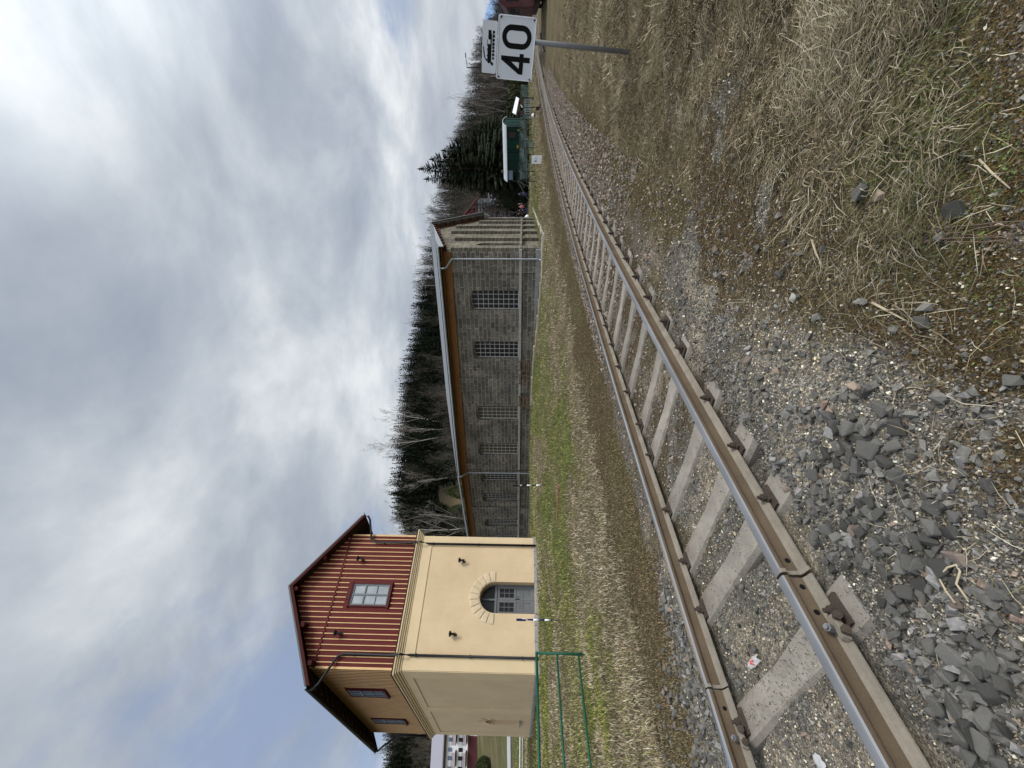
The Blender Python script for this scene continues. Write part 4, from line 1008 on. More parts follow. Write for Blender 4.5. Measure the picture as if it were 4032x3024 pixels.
# ------------------------------------------------------------------ shelter with white sloping roof beside the wagon
sx, sy = 35.6, 51.0; z0 = zg(sx, sy)
she = empty('viewing_shelter', 'small open shelter with tilted white roof and pale railing right of the green wagon', 'shelter', (sx, sy, z0))
fr = lambda u, v, w: (u*.7+v*.7, -u*.7+v*.7, w)
mb = MB(); mb.hull2([fr(-.85, -.6, 2.15), fr(.85, -.6, 1.75), fr(.85, .6, 2.1), fr(-.85, .6, 2.6)], [fr(-.85, -.6, 2.22), fr(.85, -.6, 1.82), fr(.85, .6, 2.17), fr(-.85, .6, 2.67)]); mb.build('roof', M['white_paint'], she)
for u, v, h in ((-.75, -.5, 2.14), (.75, -.5, 1.79), (.75, .5, 2.09), (-.75, .5, 2.54)): mb = MB(); mb.box(u-.05, u+.05, v-.05, v+.05, -.1, h, fr); mb.build('post', M['iron'], she)
mb = MB(); mb.box(-.75, .75, -.60, -.56, 1.25, 1.6, fr); mb.build('board', worn('shelter_board', (.10, .045, .03), .3), she)
mb = MB()
for u in np.arange(-.75, .8, .25): mb.box(u-.03, u+.03, -.66, -.625, .1, 1.1, fr)
mb.box(-.75, .75, -.70, -.665, .95, 1.05, fr); mb.box(-.75, .75, -.70, -.665, .3, .4, fr); mb.build('railing', M['zinc'], she)
# white sheet metal board standing in the grass
bx, by = 17.45, 31.; z0 = zg(bx, by); brd = empty('white_board', 'small white board with faint scribbles standing in the grass before the net fence', 'board', (bx, by, z0), -R(33))
mb = MB(); P = rrect(-.29, .29, .0, .80, .06); mb.hull2([(p[0], -.03, p[1]) for p in P], [(p[0], .03, p[1]) for p in P]); mb.build('panel', M['white_paint'], brd)
mb = MB()
for (a, b, c, d) in ((-.2, .56, .05, .575), (-.14, .40, -.07, .55), (-.03, .42, .04, .435), (.08, .44, .1, .53), (.1, .44, .2, .455)): mb.box(a, max(c, a+.02), -.034, -.0305, b, d)
mb.build('scribble', M['iron'], brd)
# points levers with lanterns and ball weights
def lever(x, y, h, label, big=True):
    z0 = zg(x, y); o = empty('points_lever', label, 'points lever', (x, y, z0))
    mb = MB(); mb.box(-.35, .35, -.12, .12, -.05, .1); mb.box(-.12, .12, -.1, .1, .1, .42); mb.build('base', M['iron'], o, bevel=.02)
    mb = MB(); mb.tube([(.05, 0, .3), (-.75, -.2, .62)], .025, 6); mb.build('lever_arm', M['iron'], o)
    mb = MB(); mb.ball((-.8, -.22, .66), .19, sc=(1, .6, 1)); b = mb.build('weight', M['white_paint'], o, smooth=True)
    mb = MB(); mb.ball((-.8, -.22, .63), .193, sc=(.98, .58, .8)); mb.build('weight_lower_half', M['black_paint'], b, smooth=True)
    if big:
        mb = MB(); mb.tube([(.1, 0, .3), (.1, 0, h-.35)], .03, 8); mb.build('lantern_post', M['iron'], o)
        mb = MB(); mb.box(-.08, .28, -.17, .17, h-.35, h); l = mb.build('lantern', M['iron'], o, bevel=.02)
        mb = MB(); mb.box(-.03, .22, -.18, -.172, h-.24, h-.16, lambda u, v, w: (u, v, w+(u-.1)*.7)); mb.build('lantern_sign', M['white_paint'], l)
lever(26.4, 38.2, 2.0, 'points lever with tall lantern post and white ball weight beside the curve')
lever(47.5, 60.5, 1.2, 'more distant points lever with white ball weight under the speed sign', False)
# lamp mast
mx_, my_ = 71.5, 90.; z0 = zg(mx_, my_); o = empty('lamp_mast', 'tall slim lamp mast with one arm and small white box rising behind the speed sign', 'lamp post', (mx_, my_, z0))
mb = MB(); mb.tube([(0, 0, -.2), (0, 0, 14.6-z0)], [.16, .09], 8); mb.build('mast', M['iron'], o)
mb = MB(); mb.tube([(0, 0, 14.55-z0), (1.6, -1.3, 14.75-z0)], .06, 6); mb.box(1.3, 2.1, -1.6, -1.1, 14.66-z0, 14.8-z0); mb.build('lamp_arm', M['iron'], o)
mb = MB(); mb.box(-.35, .35, -.25, .1, 10.3-z0, 11.-z0); mb.build('box', M['white_paint'], o)
# maroon railcar at the edge of the photograph
rx = 28.3; ry = 27.9; z0 = -.05
rc = empty('railcar', 'maroon railcar standing on the side track beyond the speed sign, partly outside the photo', 'railcar', (rx, ry, z0), -R(40))
M['car_red'] = worn('maroon_railcar_paint', (.085, .03, .035), .3, 1.5, .55, dirt=(.16, .12, .10))
mb = MB(); P = [(-1.4, .95), (1.4, .95), (1.45, 1.3), (1.45, 3.0), (1.2, 3.5), (.6, 3.75), (-.6, 3.75), (-1.2, 3.5), (-1.45, 3.0), (-1.45, 1.3)]
mb.hull2([(x*.97, 0, z) for x, z in P], [(x, .35, z) for x, z in P], caps=True); mb.hull2([(x, .351, z) for x, z in P], [(x, 13, z) for x, z in P]); mb.build('body', M['car_red'], rc, bevel=.03)
mb = MB(); mb.box(-1.1, -.1, -.02, .1, 2.1, 3.0); mb.box(.1, 1.1, -.02, .1, 2.1, 3.0); mb.build('windscreen', M['glass_dark'], rc)
for y in np.arange(1.2, 12, 1.6): mb = MB(); mb.box(-1.465, -1.44, y, y+1.1, 2.1, 2.9); mb.build('side_window', M['glass_dark'], rc)
mb = MB(); mb.box(-1.2, 1.2, .1, 12.8, .55, .95); mb.build('underframe', M['iron'], rc)
mb = MB(); mb.box(-1.78, -1.5, .1, .3, 2.35, 2.75); mb.box(-1.6, -1.4, .18, .22, 2.5, 2.54); mb.build('wing_mirror', M['iron'], rc, bevel=.02)
for x in (-.8, .8): mb = MB(); mb.tube([(x, 0, 1.1), (x, -.4, 1.1)], .08, 8); mb.tube([(x, -.4, 1.1), (x, -.44, 1.1)], .2, 12); mb.build('buffer', M['iron'], rc)
for y in (1.8, 4.2, 9, 11.4):
    for x in (-.75, .75): mb = MB(); mb.tube([(x-.06, y, .55), (x+.06, y, .55)], .45, 16); mb.build('wheel', M['rust'], rc)
# ------------------------------------------------------------------ distant houses
# white apartment house on the slope behind the yellow house
WA = np.array([-103., 106.]); 
def house_box(name, label, P, Q, depth, zb, rows, roof=None):
    f = Frame2(P, Q); o = empty(name, label, 'house', (P[0], P[1], zb)); return f, o, mk((P[0], P[1], zb))
P, Q = np.array([-108., 105.]), np.array([-85., 111.])
f, wh, HMm = house_box('apartment_house', 'white two storey apartment house with dark red base and lilac grey roof on the slope', P, Q, 10, 11.8, None)
mb = HMm(); mb.box(0, f.L, -11, 0, 15.0, 21.3, f); mb.build('wall', M['white_wall'], wh)
mb = HMm(); mb.box(-.02, f.L+.02, -11, .03, 10.8, 15.0, f); mb.build('base_storey', M['maroon'], wh)
mb = HMm(); mb.hull2([f(-.8, 1.0, 21.35), f(f.L+.8, 1.0, 21.35), f(f.L+.8, -5.5, 25.6), f(-.8, -5.5, 25.6)], [f(-.8, 1.0, 21.6), f(f.L+.8, 1.0, 21.6), f(f.L+.8, -5.5, 25.85), f(-.8, -5.5, 25.85)])
mb.hull2([f(-.8, -5.5, 25.6), f(f.L+.8, -5.5, 25.6), f(f.L+.8, -12, 21.35), f(-.8, -12, 21.35)], [f(-.8, -5.5, 25.85), f(f.L+.8, -5.5, 25.85), f(f.L+.8, -12, 21.6), f(-.8, -12, 21.6)])
mb.build('roof', M['grey_roof'], wh)
mb = HMm(); mb.box(-.7, f.L+.7, .5, .95, 20.9, 21.34, f); mb.build('eaves', M['dark_wood'], wh)
for u in np.arange(f.L-2.4, 0, -4.2):
    for k, zz_ in enumerate((19.0, 16.2)):
        for du in (0, 1.9):
            mb = HMm(); mb.box(u-du, u-du+1.15, -.02, .035, zz_, zz_+1.4, f); w = mb.build('window', M['white_paint'], wh)
            mb = HMm(); mb.box(u-du+.1, u-du+1.05, .036, .045, zz_+.1, zz_+1.3, f); mb.build('pane', M['glass_blue'] if k == 0 else M['glass_dark'], w)
for u in (f.L-5.4, f.L-11.0):
    mb = HMm(); mb.box(u, u+3.2, .031, .06, 12.5, 14.5, f); g = mb.build('garage_door', M['plank'], wh)
    mb = HMm(); mb.box(u-.12, u, .031, .08, 12.5, 14.65, f); mb.box(u+3.2, u+3.32, .031, .08, 12.5, 14.65, f); mb.build('frame', M['white_paint'], g)
for u in (f.L-11.8, f.L-17):
    for zz_ in (15.3, 18.1):
        mb = HMm(); mb.box(u-1, u+2.6, .04, 1.3, zz_, zz_+.15, f)
        for i in range(4): mb.box(u-1, u+2.6, 1.26, 1.3, zz_+.3+.25*i, zz_+.42+.25*i, f)
        mb.build('balcony', M['maroon'], wh)
# pale house with red gable behind the shed and gathering
P, Q = np.array([44.2, 95.]), np.array([31., 99.])
f, ph, HMm = house_box('gabled_house', 'tall pale grey house with steep red boarded gable behind the people', P, Q, 9, 1.2, None)
mb = HMm(); mb.box(0, f.L, -9, 0, .8, 12.4, f); mb.build('wall', M['pale_wall'], ph)
mb = HMm(); m = f.L/2; mb.hull2([f(-.2, .0, 12.41), f(f.L+.2, .0, 12.41), f(m, .0, 18.2)], [f(-.2, -9, 12.41), f(f.L+.2, -9, 12.41), f(m, -9, 18.2)]); mb.build('gable', M['red_roof'], ph)
mb = HMm()
for (a, za, b, zb) in ((-.9, 11.7, m, 18.5), (f.L+.9, 11.7, m, 18.5)): mb.hull2([f(a, .5, za), f(b, .5, zb), f(b, .5, zb+.3), f(a, .5, za+.3)], [f(a, -9.3, za), f(b, -9.3, zb), f(b, -9.3, zb+.3), f(a, -9.3, za+.3)])
mb.build('roof', worn('faded_red_roof', (.22, .10, .10), .2, 1), ph)
for u in (1.6, 5.4, 9.2):
    for zz_ in (3.2, 8.0): mb = HMm(); mb.box(u, u+1.1, -.02, .03, zz_, zz_+1.6, f); w = mb.build('window', M['white_paint'], ph); mb = HMm(); mb.box(u+.1, u+1., .031, .04, zz_+.1, zz_+1.5, f); mb.build('pane', M['glass_dark'], w)
mb = HMm(); mb.box(m-2.6, m-1.9, -4.5, -3.7, 15, 18.6, f); mb.build('chimney', M['white_wall'], ph)
P, Q = np.array([47.4, 92.]), np.array([43.6, 93.2])
f, bh, HMm = house_box('small_house', 'small beige house half hidden between the big spruce and the round dark shrub', P, Q, 6, 1.2, None)
mb = HMm(); mb.box(0, f.L, -6, 0, 4.2, 7.9, f); mb.build('wall', M['beige_wall'], bh)
mb = HMm(); mb.box(-.05, f.L+.05, -6, .05, .9, 4.2, f); mb.build('base_storey', worn('dark_base', (.08, .07, .065), .2), bh)
mb = HMm(); mb.hull2([f(-.5, .6, 7.8), f(f.L+.5, .6, 7.8), f(f.L+.5, -3, 10), f(-.5, -3, 10)], [f(-.5, .6, 8.), f(f.L+.5, .6, 8.), f(f.L+.5, -3, 10.2), f(-.5, -3, 10.2)]); mb.hull2([f(-.5, -6.6, 7.8), f(f.L+.5, -6.6, 7.8), f(f.L+.5, -3, 10), f(-.5, -3, 10)], [f(-.5, -6.6, 8.), f(f.L+.5, -6.6, 8.), f(f.L+.5, -3, 10.2), f(-.5, -3, 10.2)]); mb.build('roof', M['grey_roof'], bh)
for u in (.5, 1.5, 2.5):
    mb = HMm(); mb.box(u, u+.6, -.02, .03, 4.6, 6.3, f); mb.build('window', M['white_paint'], bh)
mb = HMm(); mb.box(1.0, 2.0, .051, .09, 2.0, 3.3, f); w = mb.build('window', M['white_paint'], bh); mb = HMm(); mb.box(1.15, 1.85, .091, .1, 2.15, 3.15, f); mb.build('pane', M['glass_dark'], w)
# road on the left slope, hedge line
rp_ = [(-120, 60), (-80, 66), (-58, 70), (-40, 74)]
V = []; xs_ = np.linspace(-120, -36, 60)
for x in xs_:
    y = np.interp(x, [-120, -80, -58, -36], [60, 66, 69, 73])
    for o in np.linspace(-2.6, 2.6, 6): V.append((x, y+o, zg(x, y+o)+.10))
mb = MB(); mb.add(V, [(6*i+k, 6*i+6+k, 6*i+7+k, 6*i+1+k) for i in range(59) for k in range(5)]); o = plain(mb, 'road', worn('pale_road', (.36, .36, .37), .1, .5, .9), None); tag(o, kind='structure')
mb = MB(); vs = [(-70, 44), (-45, 46), (-28, 47)]
for p, q in zip(vs[:-1], vs[1:]): mb.tube([(*p, zg(*p)+.55), (*q, zg(*q)+.55)], .06, 5)
mb.tube([(-70, 44, zg(-70, 44)+.3), (-28, 47, zg(-28, 47)+.3)], .03, 5); lf = empty('barrier_rail', 'low white barrier rail below the pale road behind the yellow house', 'barrier', (0, 0, 0)); mb.build('rail_bar', M['white_paint'], lf)
for x in np.arange(-70, -28, 6.): y = 44+(x+70)*3/42; mb = MB(); mb.box(x-.06, x+.06, y-.06, y+.06, zg(x, y)-.1, zg(x, y)+.54); mb.build('post', M['white_paint'], lf)
x, y = -60.5, 66.; mb = MB(); o = empty('road_marker', 'slim white roadside post in the meadow above the pale road', 'post', (x+1, y+8, zg(x+1, y+8))); mb.box(-.12, .12, -.08, .08, -.2, 2.1); mb.build('post_body', M['white_paint'], o)
# ------------------------------------------------------------------ camera geometry (also used to find ground points)
FPX = 1570.; TLT = R(.6); PIT = math.atan(36/FPX)
Fw = np.array([0, math.cos(PIT), math.sin(PIT)]); R0 = np.array([1., 0, 0]); D0 = -np.array([0, -math.sin(PIT), math.cos(PIT)])
Ux = math.cos(TLT)*R0-math.sin(TLT)*D0; Vd = math.sin(TLT)*R0+math.cos(TLT)*D0
def ray(px, py): return Fw+Ux*((3024-py-1512)/FPX)+Vd*((px-2016)/FPX)
def G(px, py):
    d = ray(px, py); z = 0
    for i in range(12): s = (z-EYE)/d[2]; p = d*s; z = zg(p[0], p[1])
    return np.array([p[0], p[1], z])
# ------------------------------------------------------------------ people on the path behind the shed
M['jeans'] = worn('blue_jeans', (.03, .05, .13), .2, 8, .9); M['dark_cloth'] = worn('dark_jacket', (.015, .015, .018), .2, 8, .9)
M['pink_cloth'] = worn('pink_jacket', (.45, .12, .16), .15, 8, .9); M['grey_cloth'] = worn('grey_jacket', (.13, .14, .15), .2, 8, .9); M['blue_cloth'] = worn('blue_jacket', (.02, .035, .09), .2, 8, .9)
def skinmesh(name, verts, edges, rad, m, parent, lv=1):
    me = bpy.data.meshes.new(name); me.from_pydata(verts, edges, []); me.update(); o = link(name, me, parent, m)
    sk = o.modifiers.new('skin', 'SKIN'); sv = me.skin_vertices[0].data
    for v, r in zip(sv, rad): v.radius = (r, r)
    sv[0].use_root = True
    su = o.modifiers.new('sub', 'SUBSURF'); su.levels = lv; su.render_levels = lv; sk.use_smooth_shade = True; return o
def person(x, y, rz, label, jacket, trousers, h=1.72, arm=.0, stride=.12):
    z = zg(x, y); o = empty('person', label, 'person', (x, y, z), rz, group='people gathered behind the shed'); k = h/1.72
    V = [(0, 0, .92), (0, 0, 1.15), (0, 0, 1.38), (0, 0, 1.48), (0, .02, 1.56), (0, .02, 1.66), (-.09, 0, .88), (-.1, stride, .48), (-.1, stride*.4-.02, .08), (-.1, stride*.4+.12, .04), (.09, 0, .88), (.1, -stride*.3, .48), (.1, -stride, .08), (.1, -stride+.13, .04),
         (-.17, 0, 1.38), (-.22, .02-arm*.2, 1.12), (-.21, .1+arm*.2, .9+arm*.15), (.17, 0, 1.38), (.22, -.03, 1.12), (.2, .06, .88), (-.2, .13+arm*.22, .83+arm*.15), (.19, .09, .80)]
    E_ = [(0, 1), (1, 2), (2, 3), (3, 4), (4, 5), (0, 6), (6, 7), (7, 8), (8, 9), (0, 10), (10, 11), (11, 12), (12, 13), (2, 14), (14, 15), (15, 16), (16, 20), (2, 17), (17, 18), (18, 19), (19, 21)]
    rad = [.13, .12, .13, .055, .075, .085, .085, .06, .04, .035, .085, .06, .04, .035, .06, .045, .032, .06, .045, .032, .03, .03]
    V = [(a*k, b*k, c*k) for a, b, c in V]; rad = [r*k for r in rad]
    b = skinmesh('body', V, E_, rad, M['skin'], o)
    mb = MB()
    for (hx, hy, hz) in (V[20], V[21]):
        for i in range(4): mb.tube([(hx+(i-1.5)*.016, hy, hz), (hx+(i-1.5)*.019, hy+.02, hz-.045), (hx+(i-1.5)*.018, hy+.035, hz-.075+.008*abs(i-1.5))], [.010, .009, .006], 5)
        mb.tube([(hx, hy+.02, hz+.02), (hx+.02, hy+.055, hz-.02)], [.011, .007], 5)
    mb.ball((0, .115*k, 1.615*k), .016, 6, 5); mb.build('hands_and_nose', M['skin'], b)
    idx = [0, 1, 2, 3, 14, 15, 16, 17, 18, 19]; mp = {a: i for i, a in enumerate(idx)}
    skinmesh('jacket', [V[i] for i in idx], [(mp[a], mp[b_]) for a, b_ in E_ if a in mp and b_ in mp], [rad[i]+.025 for i in idx], jacket, o)
    idx = [0, 6, 7, 8, 10, 11, 12]; mp = {a: i for i, a in enumerate(idx)}
    skinmesh('trousers', [V[i] for i in idx], [(mp[a], mp[b_]) for a, b_ in E_ if a in mp and b_ in mp], [rad[i]+.02 for i in idx], trousers, o)
    mb = MB(); mb.ball((0, -.005, 1.655*k), .105*k, 10, 8, (1, 1.05, 1.0)); mb.build('hair', M['hair'], o, smooth=True)
    for q in (9, 13): mb = MB(); mb.ball((V[q][0], V[q][1]-.05, .045), .07, 8, 6, (.7, 1.7, .7)); mb.build('shoe', M['dark_cloth'], o, smooth=True)
    return o
def tpt(py, Y): t_ = (3024-py-1512)/FPX; return t_*Y, Y
person(*tpt(764, 62.), 2.6, 'person in blue jacket and jeans standing alone beside the net fence', M['blue_cloth'], M['jeans'])
person(*tpt(803, 61.5), 1.2, 'person in grey jacket standing between the pink jacket and the dark shrub', M['grey_cloth'], M['dark_cloth'], 1.74, .5)
person(*tpt(814, 60.5), 3.4, 'person in pink jacket within the small group behind the shed', M['pink_cloth'], M['dark_cloth'], 1.62)
person(*tpt(828, 61.), .4, 'person in dark jacket and jeans left of the pink jacket', M['dark_cloth'], M['jeans'], 1.74, .3)
person(*tpt(842, 59.5), 5.2, 'person all in black stepping out nearest the shed corner', M['dark_cloth'], M['dark_cloth'], 1.78, .2, .18)
p = tpt(853, 57); mb = MB(); mb.ball((0, 0, .28), .3, 10, 8, (1, .7, 1)); mb.tube([(-.12, 0, .5), (0, 0, .68), (.12, 0, .5)], .02, 5)
o = tag(mb.build('bag', M['white_paint'], smooth=True), 'white bulging bag standing on the ground at the shed corner by the people', 'bag'); o.location = (p[0], p[1], zg(*p))
# ------------------------------------------------------------------ stones, gravel, litter
import bmesh
def rock(seed, sc, n=13):
    r = np.random.default_rng(seed); bm = bmesh.new()
    if n > 8:
        P = np.array([(a, b, c) for a in (-1, 1) for b in (-1, 1) for c in (-1, 1)], float)*.62+r.uniform(-.36, .36, (8, 3))
    else: P = r.normal(size=(n, 3)); P /= np.linalg.norm(P, axis=1)[:, None]; P *= r.uniform(.8, 1.1, (n, 1))
    for p in P*np.array(sc): bm.verts.new(p)
    res = bmesh.ops.convex_hull(bm, input=bm.verts); bmesh.ops.delete(bm, geom=[v for v in bm.verts if not v.link_faces], context='VERTS')
    bmesh.ops.triangulate(bm, faces=bm.faces); bm.verts.index_update()
    V = np.array([v.co[:] for v in bm.verts]); F = np.array([[v.index for v in f.verts] for f in bm.faces]); bm.free(); return V, F
ROCKS = [rock(i+3, s_, 9) for i, s_ in enumerate([(1, .75, .55), (1, .85, .7), (1, .6, .5), (1, .9, .5), (1, .7, .7), (1, .8, .6), (1, .65, .6), (1, .95, .65)])]
PEBS = [rock(50+i, s_, 8) for i, s_ in enumerate([(1, .8, .6), (1, .7, .6), (1, .9, .7), (1, .6, .5)])]
def rotm(n, flat=1.):
    q = rng.normal(size=(n, 4)); q[:, 1:3] *= flat; q /= np.linalg.norm(q, axis=1)[:, None]; w, x, y, z = q.T
    return np.stack([np.stack([1-2*(y*y+z*z), 2*(x*y-z*w), 2*(x*z+y*w)], -1), np.stack([2*(x*y+z*w), 1-2*(x*x+z*z), 2*(y*z-x*w)], -1), np.stack([2*(x*z-y*w), 2*(y*z+x*w), 1-2*(x*x+y*y)], -1)], 1)
def scatter(P, S, C, variants, flat=.6, jit=.12):
    Vs = []; Fs = []; Cs = []; off = 0; n = len(P); w = rng.integers(0, len(variants), n)
    for k, (v, f) in enumerate(variants):
        i = np.where(w == k)[0]; 
        if not len(i): continue
        Rm = rotm(len(i), flat); W = np.einsum('nij,vj->nvi', Rm, v)*S[i][:, None, None]+P[i][:, None, :]
        Vs.append(W.reshape(-1, 3)); m = len(v); Fs.append((f[None]+off+(np.arange(len(i))*m)[:, None, None]).reshape(-1, 3)); off += len(i)*m
        c = C[i][:, None, :]*rng.uniform(1-jit, 1+jit, (len(i), m, 1)); Cs.append(c.reshape(-1, 3))
    return np.concatenate(Vs), np.concatenate(Fs), np.concatenate(Cs)
def pick(n, table):
    cs = np.array([c for c, w in table]); ww = np.array([w for c, w in table]); ww = ww/ww.sum(); return cs[rng.choice(len(cs), n, p=ww)]
GREY = [((.12, .113, .10), 4), ((.175, .163, .142), 4), ((.082, .078, .07), 3), ((.27, .255, .225), 2), ((.38, .31, .22), 1.1), ((.62, .57, .45), .8), ((.24, .19, .15), .8)]
DARK = [((.12, .114, .102), 5), ((.16, .152, .136), 5), ((.085, .081, .075), 3), ((.22, .21, .20), 2), ((.22, .16, .125), .6)]
PINK = [((.21, .162, .125), 4), ((.17, .145, .118), 4), ((.13, .12, .102), 3), ((.29, .22, .18), 2), ((.38, .33, .28), 1)]
M['stone_v'] = vcol_mat('gravel_stone', .3, 70, .9, .25)
def wedge(n, y0, y1, xr=1.08, pw=1.):
    y = np.exp(rng.uniform(math.log(y0), math.log(y1), n)); x = rng.uniform(-1, 1, n)*(y*xr+.4); return x, y
# grit: small pebbles close to the path of the photographer and in the track bed
x, y = wedge(150000, 1.15, 5.5); st, gr, mo, d, n1, n2 = zones(x, y)
keep = (rng.random(len(x)) < (1-.93*st)*(1-.75*mo)*(1-.6*gr)*np.where(np.abs(d) < 1.2, .7, 1)) & (d < 1.6) & (np.abs(np.abs(d)-.754) > .07)
x, y, d = x[keep], y[keep], d[keep]; S = rng.uniform(.0032, .0085, len(x))*(1+.10*y)*np.where(rng.random(len(x)) < .06, 1.7, 1)
ons = np.zeros(len(x), bool)
C = pick(len(x), GREY)*np.where(ss(np.array(y), 3.5, 5)[:, None] > rng.random((len(x), 1)), np.array([[1.1, .95, .85]]), 1)
V, F, C = scatter(np.stack([x, y, zground(x, y)+S*.25], 1), S, C, PEBS)
C *= 1+.5*np.exp(-((dleft(V[:, 0], V[:, 1])+1.6)/.4)**2-((V[:, 1]-2.4)/.8)**2)[:, None]
tag(link('gravel', np_mesh('gravel', V, F, C), None, M['stone_v']), kind='stuff')
# grit lying on the nearest sleepers
sp_ = []
for s in spos[1:9]:
    n = int(900*math.exp(-max(s-.5, 0)*.8)) if s < 1 else int(300*math.exp(-(s-1.2)*.7))
    for i in range(n):
        lat = rng.uniform(-1.1, 1.1)
        if abs(abs(lat)-.754) < .12: continue
        p = trk(s+rng.uniform(-.09, .09), lat, .002 if abs(lat) > .3 else -.008)
        if fbm(np.array([p[0]*4]), np.array([p[1]*4]), 90)[0] > .44: sp_.append(p)
sp_ = np.array(sp_); S = rng.uniform(.003, .007, len(sp_)); V, F, C = scatter(sp_, S, pick(len(sp_), GREY)*.8, PEBS)
tag(link('gravel', np_mesh('grit', V, F, C), None, M['stone_v']), kind='stuff')
# ballast between and beside the rails
s = np.concatenate([rng.uniform(-2, 8, 9000), rng.uniform(8, 34, 26000)]); lat = rng.uniform(-2.3, 2.1, len(s))
P = np.stack([np.interp(s, _s, _cx)+np.cos(head(s))*lat, np.interp(s, _s, _cy)-np.sin(head(s))*lat], 1)
near = s < 6
m_ = fbm(P[:, 0]*2.6, P[:, 1]*2.6, 33)
sd_ = np.min(np.abs(s[:, None]-np.array(spos)[None, :]), 1)
keep = (rng.random(len(s)) < np.where(near, np.where(lat > .8, .6, np.where(lat < -.85, .75, .42)), 1.)) & ~((sd_ < .13) & (np.abs(lat) < np.where(s > 1.1, .96+.1*rng.random(len(s)), 1.2))) & (np.abs(np.abs(lat)-.754) > .085)
keep &= ~((lat < -1.5) & (s > 1.6)) & ~((lat > 1.45) & (s < 2.5) & (rng.random(len(s)) < .7))
P, s, lat = P[keep], s[keep], lat[keep]; S = np.where(s < 6, rng.uniform(.010, .026, len(s)), rng.uniform(.018, .036, len(s)))
C = np.where((rng.random((len(s), 1)) < ss(s, 1.5, 6)[:, None]), pick(len(s), PINK), pick(len(s), DARK))
nx_ = 1500; sx_ = np.concatenate([rng.uniform(-.6, 1.9, 420), rng.normal(.55, .75, nx_)]); lx_ = np.concatenate([-rng.uniform(.98, 1.75, 420), .98+np.abs(rng.normal(0, .55, nx_))])
kp_ = (lx_ < 0) | ~((np.abs(sx_-.62) < .16) & (lx_ < 1.36)); kp_ &= (lx_ < 0) | (fbm(sx_*2.2, lx_*2.2, 171) > .42); sx_, lx_ = sx_[kp_], lx_[kp_]; nn_ = len(sx_); P2 = np.stack([np.interp(sx_, _s, _cx)+np.cos(head(sx_))*lx_, np.interp(sx_, _s, _cy)-np.sin(head(sx_))*lx_], 1)
P = np.concatenate([P, P2]); S = np.concatenate([S, np.where(lx_ < 0, rng.uniform(.018, .038, nn_), .010+.026*rng.random(nn_)**2)]); C = np.concatenate([C, pick(nn_, DARK)])
V, F, C = scatter(np.stack([P[:, 0], P[:, 1], zground(P[:, 0], P[:, 1])+S*.3], 1), S, C, ROCKS)
tag(link('ballast', np_mesh('ballast', V, F, C), None, M['stone_v']), kind='stuff')
# the larger stones one can count
M['rock_dark'] = oi_mat('dark_grey_ballast_stone', (.115, .11, .10), .5, bump=.8); M['rock_tan'] = oi_mat('tan_sandstone', (.27, .21, .16), .25); M['rock_white'] = oi_mat('pale_stone', (.45, .43, .38), .2); M['rock_brown'] = oi_mat('brown_ballast_stone', (.16, .125, .105), .3)
rmesh = {}
def chipped(k):
    V, F = ROCKS[k]; bm = bmesh.new(); vs = [bm.verts.new(v) for v in V]
    for f in F: bm.faces.new([vs[i] for i in f])
    bmesh.ops.dissolve_limit(bm, angle_limit=R(14), verts=bm.verts, edges=bm.edges)
    bmesh.ops.bevel(bm, geom=list(bm.edges), offset=.09, segments=1, affect='EDGES', clamp_overlap=True)
    bmesh.ops.triangulate(bm, faces=bm.faces); bmesh.ops.recalc_face_normals(bm, faces=bm.faces)
    r = np.random.default_rng(k)
    for v in bm.verts: v.co *= 1+r.uniform(-.035, .035)
    me = bpy.data.meshes.new('stone'); bm.to_mesh(me); bm.free(); me.polygons.foreach_set('use_smooth', np.zeros(len(me.polygons), bool)); return me
def stone(P, r, m, label, group=None, k=None):
    k = random.randrange(len(ROCKS)) if k is None else k
    if (k, m) not in rmesh:
        me = chipped(k); me.materials.append(M[m]); rmesh[(k, m)] = me
    o = bpy.data.objects.new('stone', rmesh[(k, m)]); col.objects.link(o); o.location = (P[0], P[1], P[2]+r*.28); o.scale = (r, r, r)
    o.rotation_euler = (random.uniform(-.5, .5), random.uniform(-.5, .5), random.uniform(0, 6.3)); return tag(o, label, 'stone', group)
